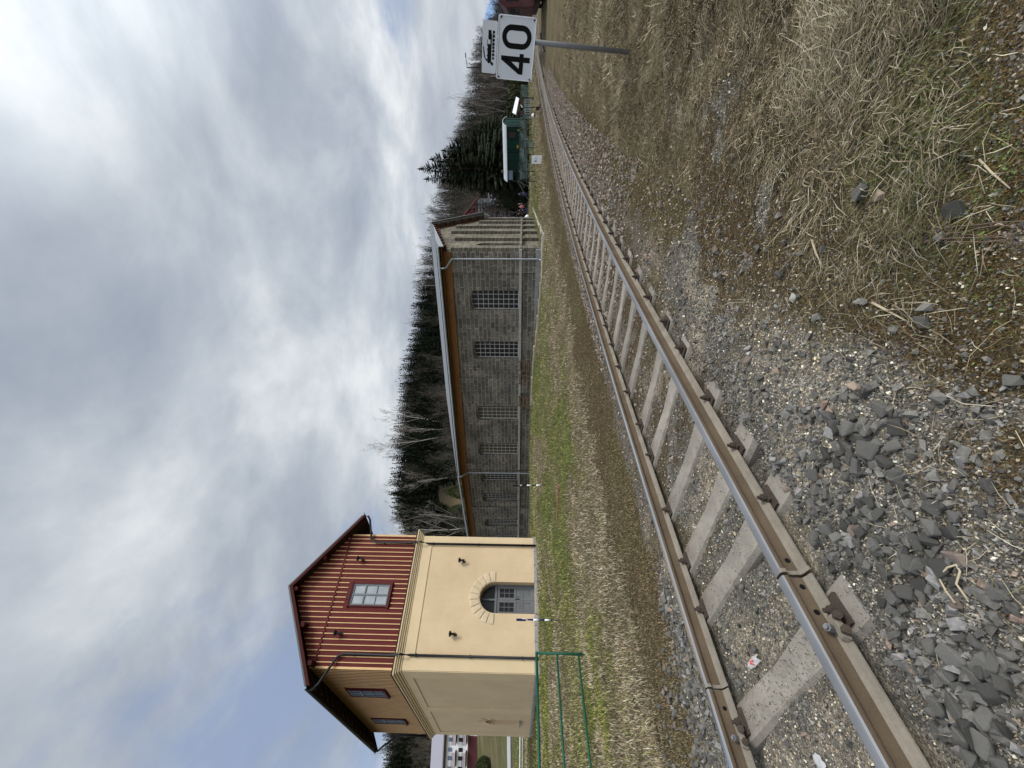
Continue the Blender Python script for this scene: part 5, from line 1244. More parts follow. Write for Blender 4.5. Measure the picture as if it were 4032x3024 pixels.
for (px, py, r, m, lab) in ((3775, 835, .044, 'rock_dark', 'large flat dark grey slab lying on dark soil near the dried stalk bundle'), (3395, 755, .045, 'rock_dark', 'dark grey stone tucked in the edge of the dry grass'), (3470, 768, .030, 'rock_tan', 'flat pale tan stone beside the dark stone at the dry grass edge'),
        (2990, 975, .036, 'rock_dark', 'lone grey stone on the brown moss'), (2822, 985, .036, 'rock_brown', 'brown flat stone in the moss near the lone grey stone'), (2922, 1072, .03, 'rock_dark', 'dark stone sunk in moss between grit patches'), (3130, 1170, .032, 'rock_white', 'pale grey stone at the end of the twin stones on grit'), (3150, 1163, .028, 'rock_dark', 'grey stone touching the pale twin stone on grit'),
        (3640, 1265, .036, 'rock_dark', 'bluish grey stone on green mossy soil'), (4000, 1500, .04, 'rock_dark', 'grey stone at the very bottom edge of the upright photo'), (2862, 1300, .028, 'rock_dark', 'dark elongated stone on grit before the moss'), (3062, 1462, .036, 'rock_tan', 'orange tan oblong stone lying alone on the grit'), (2952, 1415, .036, 'rock_brown', 'brown angular stone next to the white one'), (2952, 1390, .024, 'rock_white', 'small white stone beside the brown angular one'),
        (3020, 1350, .026, 'rock_dark', 'dark stone behind the small white stone'), (3372, 1525, .034, 'rock_tan', 'tan stone on top of the pair of grey stones'), (3330, 1560, .040, 'rock_dark', 'grey stone under the tan one, on the rail side'), (3420, 1545, .038, 'rock_dark', 'grey stone under the tan one, on the grass side'), (2800, 1530, .046, 'rock_tan', 'flat tan stone lying against the sleeper end'), (2830, 1650, .034, 'rock_brown', 'reddish stone heap member beside the sleeper end')):
    stone(G(px, py), r, m, lab)
cnt = 0
def pile(x0, x1, y0, y1, n, r0, r1, m, label, group, dens=None):
    global cnt
    for i in range(n):
        px, py = random.uniform(x0, x1), random.uniform(y0, y1)
        P = G(px, py); d = float(dleft(P[0], P[1]))
        if abs(abs(d)-.754) < .13: continue
        stone(P+np.array([0, 0, random.uniform(-.006, .012)]), random.uniform(r0, r1), m if random.random() < .965 else 'rock_brown', label, group); cnt += 1
g1 = 'dark stones heaped outside the near rail'; l1 = 'angular dark grey ballast stone in the heap outside the near rail'
pile(3200, 3560, 1600, 1960, 40, .022, .046, 'rock_dark', l1, g1); pile(3130, 3500, 1960, 2250, 54, .022, .042, 'rock_dark', l1, g1)
pile(3460, 3780, 2020, 2420, 38, .022, .046, 'rock_dark', l1, g1); pile(3280, 3480, 1620, 1850, 12, .036, .052, 'rock_dark', l1, g1)
g2 = 'dark stones in the corner below the near rail'; l2 = 'angular dark grey ballast stone in the corner between near rail and photo edge'
pile(3660, 4025, 2540, 3020, 44, .028, .048, 'rock_dark', l2, g2); pile(3500, 3960, 2300, 2560, 14, .022, .04, 'rock_dark', l2, g2)
g3 = 'dark stones beyond the far rail'; l3 = 'small dark stone in the drift along the outside of the far rail'
pile(2600, 2800, 2560, 3020, 46, .03, .048, 'rock_dark', l3, g3)
g4 = 'stones between the two rails'; l4 = 'grey ballast stone lying between the rails beside a sleeper'
pile(2850, 3010, 2540, 2700, 8, .022, .036, 'rock_dark', l4, g4); pile(2780, 2960, 2300, 2480, 7, .018, .030, 'rock_dark', l4, g4)
g5 = 'brown stones at the sleeper ends'; l5 = 'reddish brown ballast stone at a sleeper end outside the near rail'
pile(2720, 2830, 1400, 1720, 14, .022, .036, 'rock_brown', l5, g5)
# litter
p = G(2985, 2605); o = empty('plastic_wrapper', 'crumpled clear plastic wrapper with red print lying between the rails', 'wrapper', (p[0], p[1], p[2]+.02), .9)
t = NT('clear_plastic'); t.base((.62, .61, .60)); t.set(.25); t.b.inputs['Alpha'].default_value = .75; M['plastic'] = t.mat
def crumple(n, m, w, l, seed, hgt): 
    r = np.random.default_rng(seed); vs = [(-(w/2)*(1-.3*abs(2*j/m-1))+w*(1-.3*abs(2*j/m-1))*i/n, -l/2+l*j/m, r.uniform(0, hgt)+hgt*math.sin(math.pi*i/n)) for j in range(m+1) for i in range(n+1)]
    return vs, [(j*(n+1)+i, j*(n+1)+i+1, (j+1)*(n+1)+i+1, (j+1)*(n+1)+i) for j in range(m) for i in range(n)]
mb = MB(); mb.add(*crumple(5, 9, .06, .17, 3, .014)); mb.build('foil', M['plastic'], o, smooth=True)
mb = MB(); mb.add([(v[0]*.7, v[1]*.5+.01, v[2]+.004) for v in crumple(5, 9, .06, .12, 3, .014)[0]], crumple(5, 9, .06, .12, 3, .014)[1]); mb.build('print', worn('red_print', (.62, .12, .11), .3, 30, .5), o, smooth=True)
pts = [G(px, py)+np.array([0, 0, .03]) for px, py in ((3795, 2375), (3760, 2330), (3730, 2275), (3765, 2235), (3800, 2225), (3815, 2250), (3800, 2300), (3845, 2360))]
c0 = pts[0].copy(); mb = MB(); mb.tube([q-c0 for q in pts], .0038, 6); o = tag(mb.build('string', M['straw_stick'], smooth=True), 'loop of pale flat string lying on the dark stones', 'string'); o.location = c0
p = G(3243, 3010); mb = MB(); mb.add(*crumple(6, 6, .08, .08, 8, .010)); o = tag(mb.build('paper_scrap', worn('grey_paper', (.40, .40, .40), .1), smooth=True), 'pale paper scrap cut by the photo edge between the rails', 'paper'); o.location = p+np.array([0, 0, .012])
for a, b, r, lab in (((3206, 945), (3248, 1055), .006, 'straight pale dead stick on brown moss'), ((3445, 1192), (3575, 1262), .006, 'forked bleached stick on dark grit'), ((3870, 628), (3990, 742), .004, 'thin straight straw stalk over green moss')):
    A_, B_ = G(*a), G(*b); mb = MB(); d = B_-A_
    mb.tube([(0, 0, .012), tuple(d*.5+np.array([.006, .004, .016])), tuple(d+np.array([0, 0, .01]))], [r, r*.9, r*.5], 6)
    if 'forked' in lab: mb.tube([tuple(d*.55+np.array([0, 0, .015])), tuple(d*.95+np.array([.03, .03, .03]))], [r*.6, r*.3], 5)
    o = tag(mb.build('stick', M['straw_stick'], smooth=True), lab, 'stick'); o.location = A_
A_, B_ = G(4030, 905), G(3530, 945); mb = MB(); d = B_-A_
for i in range(5):
    w = np.array([rng.uniform(-.03, .03), rng.uniform(-.03, .03), 0]); q = [d*f+w*(1-.3*f)+np.array([rng.uniform(-.012, .012), rng.uniform(-.012, .012), .012+.02*rng.random()]) for f in np.linspace(0, rng.uniform(.7, 1.05), 7)]
    mb.tube([tuple(v) for v in q], [.0016]*5+[.0012, .0007], 4)
o = tag(mb.build('dried_stalks', worn('reddish_dry_stalk', (.17, .115, .09), .3, 30, .9)), 'bundle of reddish dried stalks trailing over the dark soil', 'stalks'); o.location = A_
p = G(2200, 1995); o = tag(MB().box(-.75, .75, -.12, .12, -.03, .06).build('board', M['plank'], bevel=.01), 'dark weathered board lying in the lawn near the striped posts', 'board'); o.location = p; o.rotation_euler = (0, 0, -.2)
# ------------------------------------------------------------------ grass, moss, weeds
def blades(x, y, L, w, phi, lean, colr, droop=.5, lift=0.):
    """ribbons of three triangles; lean 0 upright .. 1 flat on the ground"""
    n = len(x); z = zground(x, y)+lift; h = np.stack([np.cos(phi), np.sin(phi), np.zeros(n)], 1); s = np.stack([-np.sin(phi), np.cos(phi), np.zeros(n)], 1)
    B = np.stack([x, y, z], 1); a = lean*1.35
    mid = B+h*(L*.5*np.sin(a))[:, None]; mid[:, 2] += L*.5*np.cos(a); a2 = np.minimum(a+droop, 1.75)
    tip = mid+h*(L*.5*np.sin(a2))[:, None]; tip[:, 2] += L*.5*np.cos(a2); tip += s*(L*rng.uniform(-.25, .25, n))[:, None]
    mid[:, 2] = np.maximum(mid[:, 2], z+.004); tip[:, 2] = np.maximum(tip[:, 2], z+.004)
    hw = s*(w*.5)[:, None]
    V = np.stack([B-hw, B+hw, mid+hw*.8, mid-hw*.8, tip], 1).reshape(-1, 3); o = (np.arange(n)*5)[:, None, None]
    F = (np.array([[0, 1, 2], [0, 2, 3], [3, 2, 4]])[None]+o).reshape(-1, 3)
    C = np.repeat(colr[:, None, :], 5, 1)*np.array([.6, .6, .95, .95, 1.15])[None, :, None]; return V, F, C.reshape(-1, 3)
STRAW = [((.48, .41, .28), 4), ((.36, .29, .19), 4), ((.26, .20, .13), 3), ((.62, .56, .41), 2), ((.19, .145, .09), 2), ((.17, .17, .07), 1.2)]
GREEN = [((.14, .17, .05), 4), ((.19, .205, .07), 3), ((.10, .13, .035), 3), ((.28, .25, .12), 1.8)]
M['blade'] = vcol_mat('grass_blade', .15, 40, .85)
# long dry grass close to the camera side
x, y = wedge(260000, 1.5, 16.); st, gr, mo, d, n1, n2 = zones(x, y)
dens = fbm(x*3.2, y*3.2, 77); keep = (d < -1.5) & (rng.random(len(x)) < (st*(.25+.75*ss(dens, .35, .6))+.04*(mo+.3)))
x, y, d = x[keep], y[keep], d[keep]; n = len(x); r = np.hypot(x, y)
ang = fbm(x*1.1, y*1.1, 15)*9+rng.normal(0, .7, n); L = rng.uniform(.03, .14, n)*(.8+.5*fbm(x*2, y*2, 8)); big = rng.random(n) < .05; L[big] = rng.uniform(.14, .30, big.sum())
C = pick(n, STRAW); g = (rng.random(n) < .75*gr[keep]); C[g] = pick(g.sum(), GREEN)
C *= (.25+1.4*fbm(x*1.6, y*1.6, 99))[:, None]*np.where(rng.random((n, 1)) < .35, .5, 1)
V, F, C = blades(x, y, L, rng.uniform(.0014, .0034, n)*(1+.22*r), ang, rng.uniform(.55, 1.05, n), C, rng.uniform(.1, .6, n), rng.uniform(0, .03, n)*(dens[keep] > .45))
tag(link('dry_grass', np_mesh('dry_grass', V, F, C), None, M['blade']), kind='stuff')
# grass of the bank and lawn beyond the track
x, y = wedge(330000, 3.2, 62.); st, gr, mo, d, n1, n2 = zones(x, y)
keep = (d > 1.3) & (rng.random(len(x)) < np.maximum(st, .75*mo))
def inhull(x, y, P, Q, w):
    a = (Q-P)/np.linalg.norm(Q-P); u = (x-P[0])*a[0]+(y-P[1])*a[1]; v = (x-P[0])*-a[1]+(y-P[1])*a[0]; return u, v
u, v = inhull(x, y, HN, HF_, 0); keep &= ~((u > -.2) & (v > -.15) & (u < 6.3+.0*v) & (v < 13)) 
for (P_, Q_) in ((EA, EB), (EB, EC)):
    u, v = inhull(x, y, P_, Q_, 0); L_ = np.linalg.norm(Q_-P_); keep &= ~((u > -.3) & (u < L_+1) & (v < .1) & (v > -18))
x, y, d = x[keep], y[keep], d[keep]; n = len(x); r = np.hypot(x, y)
C = pick(n, STRAW)*.92; gm = np.clip(gr[keep]*1.05+.06, 0, 1); g = rng.random(n) < gm; C[g] = pick(g.sum(), GREEN)*np.array([1.35, 1.22, 1.1])
C *= (.5+1.0*fbm(x*1.2, y*1.2, 98))[:, None]
brown = (1-ss(d+(n1[keep]-.5)*1.5, 2.4, 3.4)); C = C*(1-brown*.75)[:, None]+(brown*.75)[:, None]*np.array([.125, .09, .045])*rng.uniform(.4, 2.2, (n, 1))
L = np.where(brown > .5, rng.uniform(.015, .05, n), rng.uniform(.03, .11, n))*(1+.012*r); w = rng.uniform(.003, .006, n)*(.6+.16*r)
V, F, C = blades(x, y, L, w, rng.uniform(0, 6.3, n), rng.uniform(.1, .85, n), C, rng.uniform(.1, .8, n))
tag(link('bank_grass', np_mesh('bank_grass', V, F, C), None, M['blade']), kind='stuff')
# brown moss and short dead growth on the grit
x, y = wedge(230000, 1.2, 11.); st, gr, mo, d, n1, n2 = zones(x, y)
keep = (rng.random(len(x)) < mo*(1-.8*st)) & (d < 2.3) & (np.abs(np.abs(d)-.754) > .1); x, y = x[keep], y[keep]; n = len(x); r = np.hypot(x, y)
C = pick(n, [((.125, .070, .026), 5), ((.16, .10, .042), 4), ((.15, .12, .038), 3), ((.08, .06, .036), 3), ((.32, .25, .15), 1.2)])*(.7+.6*fbm(x*3, y*3, 12))[:, None]
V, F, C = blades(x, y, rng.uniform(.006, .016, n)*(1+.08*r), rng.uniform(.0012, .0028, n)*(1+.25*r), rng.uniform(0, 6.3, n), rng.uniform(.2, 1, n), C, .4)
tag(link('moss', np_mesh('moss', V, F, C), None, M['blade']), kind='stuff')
# small green leaves creeping over the soil by the feet, and green shoots
x, y = wedge(60000, 1.2, 4.5); st, gr, mo, d, n1, n2 = zones(x, y); f_ = fbm(x*5, y*5, 123)
keep = (rng.random(len(x)) < gr*1.0*(f_ > .42)) & (d < -1.7); x, y = x[keep], y[keep]; n = len(x)
C = pick(n, [((.13, .17, .06), 3), ((.095, .125, .05), 4), ((.19, .24, .08), 1.5), ((.12, .10, .055), 3)])*rng.uniform(.7, 1.2, (n, 1))
V, F, C = blades(x, y, rng.uniform(.005, .016, n), rng.uniform(.003, .008, n), rng.uniform(0, 6.3, n), rng.uniform(.5, .95, n), C, .3, rng.uniform(0, .02, n))
tag(link('weeds', np_mesh('weeds', V, F, C), None, M['blade']), kind='stuff')
# scattered single straws over grit
x, y = wedge(1300, 1.3, 7.); st, gr, mo, d, n1, n2 = zones(x, y); keep = (d < -1.1) & (st < .7); x, y = x[keep], y[keep]; n = len(x)
V, F, C = blades(x, y, rng.uniform(.05, .16, n), rng.uniform(.0014, .0028, n), rng.uniform(0, 6.3, n), rng.uniform(.95, 1.1, n), pick(n, STRAW)*1.15, .2, .012)
tag(link('dry_grass', np_mesh('loose_straw', V, F, C), None, M['blade']), kind='stuff')
# ------------------------------------------------------------------ trees
def tris(V, F, C=None): return np.array(V, float), np.array(F, int), (np.array(C, float) if C is not None else None)
def spruce_crown(seed, H, Rb, whorls, per, tuft, gap=.0, tip=.03, sub=3):
    """drooping boughs set with flat sprays of needles"""
    r = np.random.default_rng(seed); V = []; F = []; C = []
    def tri(a, b, c, col_): k = len(V); V.extend((a, b, c)); F.append((k, k+1, k+2)); C.extend((col_,)*3)
    for i in range(whorls):
        f = (i+.5)/whorls; z = H*(.06+.92*f); rad = Rb*(1-f)**.72*r.uniform(.65, 1.18)+.15
        n = max(4, int(per*(1-f*.55)))
        for j in range(n):
            if r.random() < gap: continue
            a = 2*math.pi*(j+r.uniform(-.4, .4))/n+i*1.1; l = rad*r.uniform(.6, 1.12); h = np.array([math.cos(a), math.sin(a), 0]); s = np.array([-h[1], h[0], 0])
            zj = r.uniform(-.12, .16); up = .35*f; b0 = np.array([0, 0, z])
            shade = r.uniform(.6, 1.25)
            def at(t_): return b0+h*l*t_+np.array([0, 0, l*(up*t_+zj-.42*(1-f*.6)*t_*t_+.3*max(0, t_-.6))])
            for q in range(tuft):
                t0 = .12+.88*q/tuft; t1 = min(1.06, t0+1.5/tuft); p0, p1 = at(t0), at(t1); w = l*.20*(1.15-t0)+.05
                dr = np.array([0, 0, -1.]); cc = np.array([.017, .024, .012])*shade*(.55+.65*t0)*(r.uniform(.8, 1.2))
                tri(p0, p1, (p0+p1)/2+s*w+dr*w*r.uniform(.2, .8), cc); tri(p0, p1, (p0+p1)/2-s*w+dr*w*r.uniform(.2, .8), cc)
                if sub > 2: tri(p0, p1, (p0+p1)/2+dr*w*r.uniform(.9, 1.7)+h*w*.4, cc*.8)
    for k in range(4):      # leader
        a = k*1.6; p = np.array([0, 0, H*.94]); tri(p+np.array([math.cos(a), math.sin(a), 0])*.25, p-np.array([math.cos(a), math.sin(a), 0])*.1, np.array([0, 0, H]), np.array([.02, .03, .014]))
    return np.array(V), np.array(F), np.array(C)
def bare_tree(seed, H, spread, depth=4, nside=4, r0=None, splits=3, lowfork=.3):
    """bare branching tree; returns list of (path, radii)"""
    r = np.random.default_rng(seed); out = []
    def grow(p, d, L, rad, lv):
        k = 4; pts = [p]; dd = d.copy(); rs = [rad]
        for i in range(k):
            dd = dd+r.normal(0, .09+.03*lv, 3); dd[2] += .05; dd /= np.linalg.norm(dd); p = p+dd*L/k; pts.append(p); rs.append(rad*(1-.75*(i+1)/k))
        out.append((pts, rs, lv))
        if lv >= depth: return
        nb = splits+(lv == 0)*5+(lv == 1)*2
        for j in range(nb):
            t_ = r.uniform(lowfork if lv == 0 else .25, .98); i = int(t_*k); q = pts[i]+(pts[min(i+1, k)]-pts[i])*(t_*k-i)
            a = r.uniform(0, 6.3); sp = spread*r.uniform(.6, 1.3); e = np.array([math.cos(a)*sp, math.sin(a)*sp, r.uniform(.5, 1.1)]); e = e+dd*.5; e /= np.linalg.norm(e)
            grow(q, e, L*r.uniform(.38, .62)*(1.15-t_*.4), max(rad*(1-.75*t_)*.55, .006), lv+1)
    grow(np.zeros(3), np.array([0, 0, 1.]), H*.8, r0 or H*.014, 0); return out
t = NT('spruce_needles'); at = t.new('ShaderNodeAttribute', attribute_name='Col'); oi = t.new('ShaderNodeObjectInfo')
c = t.mix(1., at.outputs['Color'], t.ramp(oi.outputs['Random'], [(0, (.8, .8, .8)), (1, (1.7, 1.6, 1.45))]), 'MULTIPLY'); t.base(c); t.set(.8, 0, .2); M['needles'] = t.mat
# the tall spruces behind the wagon
def big_spruce(x, y, H, Rb, seed, label, whorls=54, per=13, tuft=9, gap=.10):
    z = zg(x, y)-.2; o = empty('spruce_tree', label, 'spruce', (x, y, z), random.uniform(0, 6), group='tall spruces behind the green wagon')
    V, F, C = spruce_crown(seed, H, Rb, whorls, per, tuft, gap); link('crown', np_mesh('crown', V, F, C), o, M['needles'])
    mb = MB(); mb.tube([(0, 0, -.3), (0, 0, H*.5), (0, 0, H*.97)], [H*.016, H*.010, .02], 7); mb.build('trunk', M['bark'], o, smooth=True)
def tp(py, Y): return (3024-py-1512)/FPX*Y, Y
big_spruce(*tp(664, 64), 18.4, 4.0, 1, 'tallest dark spruce rising straight behind the green wagon')
big_spruce(*tp(705, 66), 17.9, 3.2, 2, 'tall dark spruce with ragged top, wagon-end neighbour of the tallest one')
big_spruce(*tp(626, 66), 17.0, 4.8, 3, 'dark spruce beside the tallest one, over the middle of the wagon roof')
big_spruce(*tp(592, 69), 15.6, 5.0, 4, 'shorter broad spruce behind the right half of the wagon roof')
big_spruce(*tp(552, 73), 14.2, 4.6, 5, 'lower broad spruce behind the curved end of the wagon roof')
big_spruce(*tp(745, 76), 11.5, 2.0, 6, 'narrow lower spruce between the tallest ones and the pale house')
big_spruce(*tp(508, 77), 12.0, 4.2, 8, 'lowest bushy spruce of the row, past the wagon roof end', whorls=34)
def shrub(x, y, H, Rr, label, seed, colr, n=2600, cat='shrub', shape=1.):
    r = np.random.default_rng(seed); z = zg(x, y); o = empty('evergreen_shrub', label, cat, (x, y, z))
    u = r.normal(size=(n, 3)); u /= np.linalg.norm(u, axis=1)[:, None]; rad = r.uniform(.55, 1.05, n)**.5*(.8+.45*fbm(u[:, 0]*2+9, u[:, 1]*2+u[:, 2]*3, seed))
    P = u*rad[:, None]*np.array([Rr, Rr, H*.5]); f = np.clip((P[:, 2]/H+.5), 0, 1); P[:, :2] *= (1-.45*shape*f[:, None]); P[:, 2] += H*.5
    w = r.normal(size=(n, 2, 3)); w /= np.linalg.norm(w, axis=2)[..., None]; s = Rr*.13
    V = np.stack([P, P+w[:, 0]*s+np.array([0, 0, s*.6]), P+w[:, 1]*s*.6], 1).reshape(-1, 3); F = np.arange(n*3).reshape(-1, 3); C = np.repeat(np.array(colr)*r.uniform(.5, 1.5, (n, 1)), 3, 0)
    link('foliage', np_mesh('foliage', V, F, C), o, M['needles'])
    mb = MB()
    for i in range(5): a = i*1.3; mb.tube([(0, 0, -.1), (.3*Rr*math.cos(a), .3*Rr*math.sin(a), H*.45), (.45*Rr*math.cos(a), .45*Rr*math.sin(a), H*.8)], [.07, .05, .02], 5)
    mb.build('stem', M['bark'], o)
shrub(*tp(775, 66), 4.9, 2.0, 'round dark evergreen shrub in front of the pale gabled house', 11, (.022, .03, .013), 5200)
shrub(*tp(345, 84), 3.8, 4.2, 'broad olive green shrub mass at the foot of the wood left of the speed sign', 12, (.045, .05, .02), 3200)
shrub(*tp(420, 80), 4.2, 3.6, 'dark green shrub between the shelter roof and the wood', 13, (.03, .036, .016), 2800)
shrub(-82.6, 86., 3.2, 2.0, 'dense dark green shrub on the slope below the white apartment house', 14, (.03, .045, .012), 3000)
shrub(*tp(1940, 104.), 6.0, 2.4, 'small green conifer standing over the shed roof beside the straw coloured meadow', 15, (.04, .05, .015), 3200, shape=1.6)
shrub(*tp(2010, 106.), 4.2, 1.8, 'dark conifer in the straw coloured meadow above the shed roof', 16, (.022, .032, .014), 2200, shape=1.6)
def bare(x, y, H, seed, label, m='bark', spread=.5, depth=3, name='bare_tree', cat='tree', splits=3, group=None, lowfork=.3):
    z = zg(x, y)-.2; o = empty(name, label, cat, (x, y, z), group=group); br = bare_tree(seed, H, spread, depth, r0=H*.011, splits=splits, lowfork=lowfork)
    mb = MB(); [mb.tube(p, rs, 5, caps=False) for p, rs, lv in br if lv == 0]; mb.build('trunk', M[m], o, smooth=True)
    mb = MB(); [mb.tube(p, [max(q, .012) for q in rs], 4 if lv < 2 else 3, caps=False) for p, rs, lv in br if lv > 0]; mb.build('crown', M['twig'] if m == 'bark' else M['birch_twig'], o)
M['twig'] = worn('bare_twigs', (.085, .07, .06), .2, 5, .9); M['birch_twig'] = worn('birch_twigs', (.20, .175, .155), .25, 4, .9)
bare(*tp(1668, 118), 21, 21, 'pale twin birch rising above the shed roof, top against the sky', 'birch', .42, 4, 'birch_tree', 'birch', lowfork=.35)
bare(*tp(1722, 120), 22, 22, 'pale spreading birch above the shed roof, closer to the yellow house', 'birch', .5, 4, 'birch_tree', 'birch', lowfork=.3)
bare(*tp(1700, 116), 17, 27, 'slimmer pale birch between the two taller ones over the shed roof', 'birch', .4, 4, 'birch_tree', 'birch', lowfork=.3)
bare(*tp(2082, 100), 23, 23, 'pale leaning birch right beside the yellow house wall', 'birch', .6, 4, 'birch_tree', 'birch', lowfork=.25)
bare(*tp(2052, 106), 18, 24, 'thin birch over the meadow near the yellow house', 'birch', .6, 4, 'birch_tree', 'birch', lowfork=.25)
bare(*tp(1880, 110), 15, 28, 'pale forked birch over the shed bend with low crown', 'birch', .6, 4, 'birch_tree', 'birch', lowfork=.25)
bare(*tp(836, 80), 9.5, 25, 'bare spreading tree in front of the pale gabled house', 'bark', .9, 4, 'bare_tree', 'tree', 4, lowfork=.1)
bare(*tp(856, 78), 8, 26, 'low bare bush tree by the shed end before the pale house', 'bark', 1., 4, 'bare_tree', 'tree', 4, lowfork=.1)
for i, (py, Y, H, lab) in enumerate(((300, 100, 12, 'slender pale birch on the wood edge next to the speed sign'), (395, 104, 14, 'pale slender birch above the shelter roof'), (455, 106, 17, 'tall pale birch just past the wagon roof end'), (520, 110, 15, 'pale birch behind the low bushy spruce'), (220, 105, 13, 'pale birch half hidden by the speed sign'), (350, 112, 13, 'thin birch in the bare wood behind the olive shrub'))):
    bare(*tp(py, Y), H, 40+i, lab, 'birch', .4, 3, 'birch_tree', 'birch', lowfork=.3)
# the wooded hillside
def hill_points(n, f0, f1, t0=-1.35, t1=.99):
    t_ = rng.uniform(t0, t1, n); zr, yr, yf = ridge(t_); y = yf+(yr+8-yf)*rng.uniform(f0, f1, n); return t_*y, y, t_
SPM = []
for i in range(5):
    V, F, C = spruce_crown(100+i, 17., 2.7, 27, 8, 3, .12, sub=3); SPM.append((V, F, C*1.15+.004))  # constant lift puts distance haze into the needle colour
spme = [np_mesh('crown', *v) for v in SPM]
for m in spme: m.materials.append(M['needles'])
tmb = MB(); tmb.tube([(0, 0, -.5), (0, 0, 15)], [.2, .03], 5); tme = tmb.mesh('trunk'); tme.materials.append(M['bark'])
def spruce_pt(x, y, H, k):
    o = bpy.data.objects.new('spruce_tree', None); col.objects.link(o); o.location = (x, y, zg(x, y)-.3); s_ = H/17; k_ = random.uniform(.62, .9); o.scale = (s_*k_, s_*k_, s_); o.rotation_euler = (0, 0, random.uniform(0, 6.3))
    tag(o, 'dark spruce among many on the wooded hillside behind the buildings', 'spruce', 'spruces on the wooded hillside')
    for nm, me_ in (('crown', spme[k]), ('trunk', tme)): c = bpy.data.objects.new(nm, me_); col.objects.link(c); c.parent = o
n = 0
cand = hill_points(2600, .80, 1.02); dens = fbm(cand[2]*7, cand[1]*.03, 140)
for x, y, t_, dn in zip(*cand, dens):
    if n >= 285: break
    lim = .40 if t_ < .22 else .62
    if t_ > .22 and t_ < .75 and dn < .56 and random.random() < .8: continue
    if random.random() > (1. if t_ < .3 else .55): continue
    spruce_pt(x, y, random.uniform(10.0, 13.5), random.randrange(5)); n += 1
# everything behind and between as one mass
x, y, t_ = hill_points(5200, .0, 1.0); dn = fbm(x*.045, y*.045, 150); zr, yr, yf = ridge(t_); f = (y-yf)/(yr-yf)
keep = (np.exp(-((t_+.284)/.07)**2-((y-88)/34)**4) < rng.uniform(.25, .75, len(x))) & (zr > 2)
x, y, t_, dn, f = x[keep], y[keep], t_[keep], dn[keep], f[keep]
ex_ = hill_points(2800, .74, 1.04, -1.3, .26); x = np.concatenate([x, ex_[0]]); y = np.concatenate([y, ex_[1]]); t_ = np.concatenate([t_, ex_[2]]); dn = np.concatenate([dn, np.ones(2800)]); f = np.concatenate([f, np.ones(2800)])
isp = rng.random(len(x)) < np.where(f > .5, .93, .35+.6*ss(dn, .48, .58))*np.where(t_ > .25, .5, 1)
VV, FF, CC = [], [], []; off = 0
LOW = []
for i in range(4):
    v_ = spruce_crown(200+i, 15, 2.6, 17, 7, 2, .08, sub=3); LOW.append((v_[0], v_[1], v_[2]*1.2+.004))  # same haze lift painted into the mass trees
def bare_low(seed):
    br = bare_tree(seed, 14, .45, 3, splits=3); V = []; F = []; C = []; r = np.random.default_rng(seed)
    for pts, rs, lv in br:
        for a, b, ra in zip(pts[:-1], pts[1:], rs[:-1]):
            w = max(ra*1.5, .035 if lv < 3 else .025); d = np.array([r.normal(), r.normal(), 0]); d /= np.linalg.norm(d); k = len(V)
            V += [a-d*w, a+d*w, b]; F.append((k, k+1, k+2)); C += [np.array([.07, .06, .05])*(1.5 if lv == 0 else 1.)*r.uniform(.7, 1.2)]*3
    return np.array(V), np.array(F), np.array(C)
BLOW = [bare_low(300+i) for i in range(5)]
for k, (V, F, C) in enumerate(LOW+BLOW):
    sp_k = k < 4; i = np.where(isp & (rng.integers(0, 4, len(x)) == k))[0] if sp_k else np.where(~isp & (rng.integers(0, 5, len(x)) == k-4))[0]
    m = len(i); a = rng.uniform(0, 6.3, m); s_ = rng.uniform(.62, .88, m)*(1 if sp_k else 1.1); ca, sa = np.cos(a), np.sin(a)
    W = np.stack([(V[None, :, 0]*ca[:, None]-V[None, :, 1]*sa[:, None])*s_[:, None]+x[i][:, None], (V[None, :, 0]*sa[:, None]+V[None, :, 1]*ca[:, None])*s_[:, None]+y[i][:, None], V[None, :, 2]*s_[:, None]+zground(x[i], y[i])[:, None]-.3], -1)
    VV.append(W.reshape(-1, 3)); FF.append((F[None]+off+(np.arange(m)*len(V))[:, None, None]).reshape(-1, 3)); off += m*len(V)
    CC.append((C[None]*rng.uniform(.65, 1.45, (m, 1, 1))).reshape(-1, 3))
M['wood_mass'] = vcol_mat('wood_mass', .15, 3, .9)
tag(link('forest', np_mesh('forest', np.concatenate(VV), np.concatenate(FF), np.concatenate(CC)), None, M['wood_mass']), kind='stuff')
# ------------------------------------------------------------------ sky, sun, camera
SUN_EL, SUN_AZ = R(42), math.atan2(.93, -.36)      # azimuth measured from +y towards +x
w = bpy.data.worlds.new('World'); scene.world = w; w.use_nodes = True; nt = w.node_tree; nt.nodes.clear()
N = nt.nodes.new; Lk = nt.links.new
out = N('ShaderNodeOutputWorld'); bg = N('ShaderNodeBackground'); bg.inputs['Strength'].default_value = .1; Lk(bg.outputs[0], out.inputs[0])
sky = N('ShaderNodeTexSky'); sky.sky_type = 'NISHITA'; sky.sun_disc = False; sky.sun_elevation = SUN_EL; sky.sun_rotation = SUN_AZ; sky.air_density = 1.2; sky.dust_density = 1.5; sky.altitude = 500
tc = N('ShaderNodeTexCoord'); sep = N('ShaderNodeSeparateXYZ'); Lk(tc.outputs['Generated'], sep.inputs[0])
def mth(op, a, b=0., clamp=False):
    m = N('ShaderNodeMath'); m.operation = op; m.use_clamp = clamp
    for i, v in enumerate((a, b)):
        if isinstance(v, (int, float)): m.inputs[i].default_value = v
        else: Lk(v, m.inputs[i])
    return m.outputs[0]
zz_ = mth('ADD', mth('MAXIMUM', sep.outputs[2], 0.), .24)
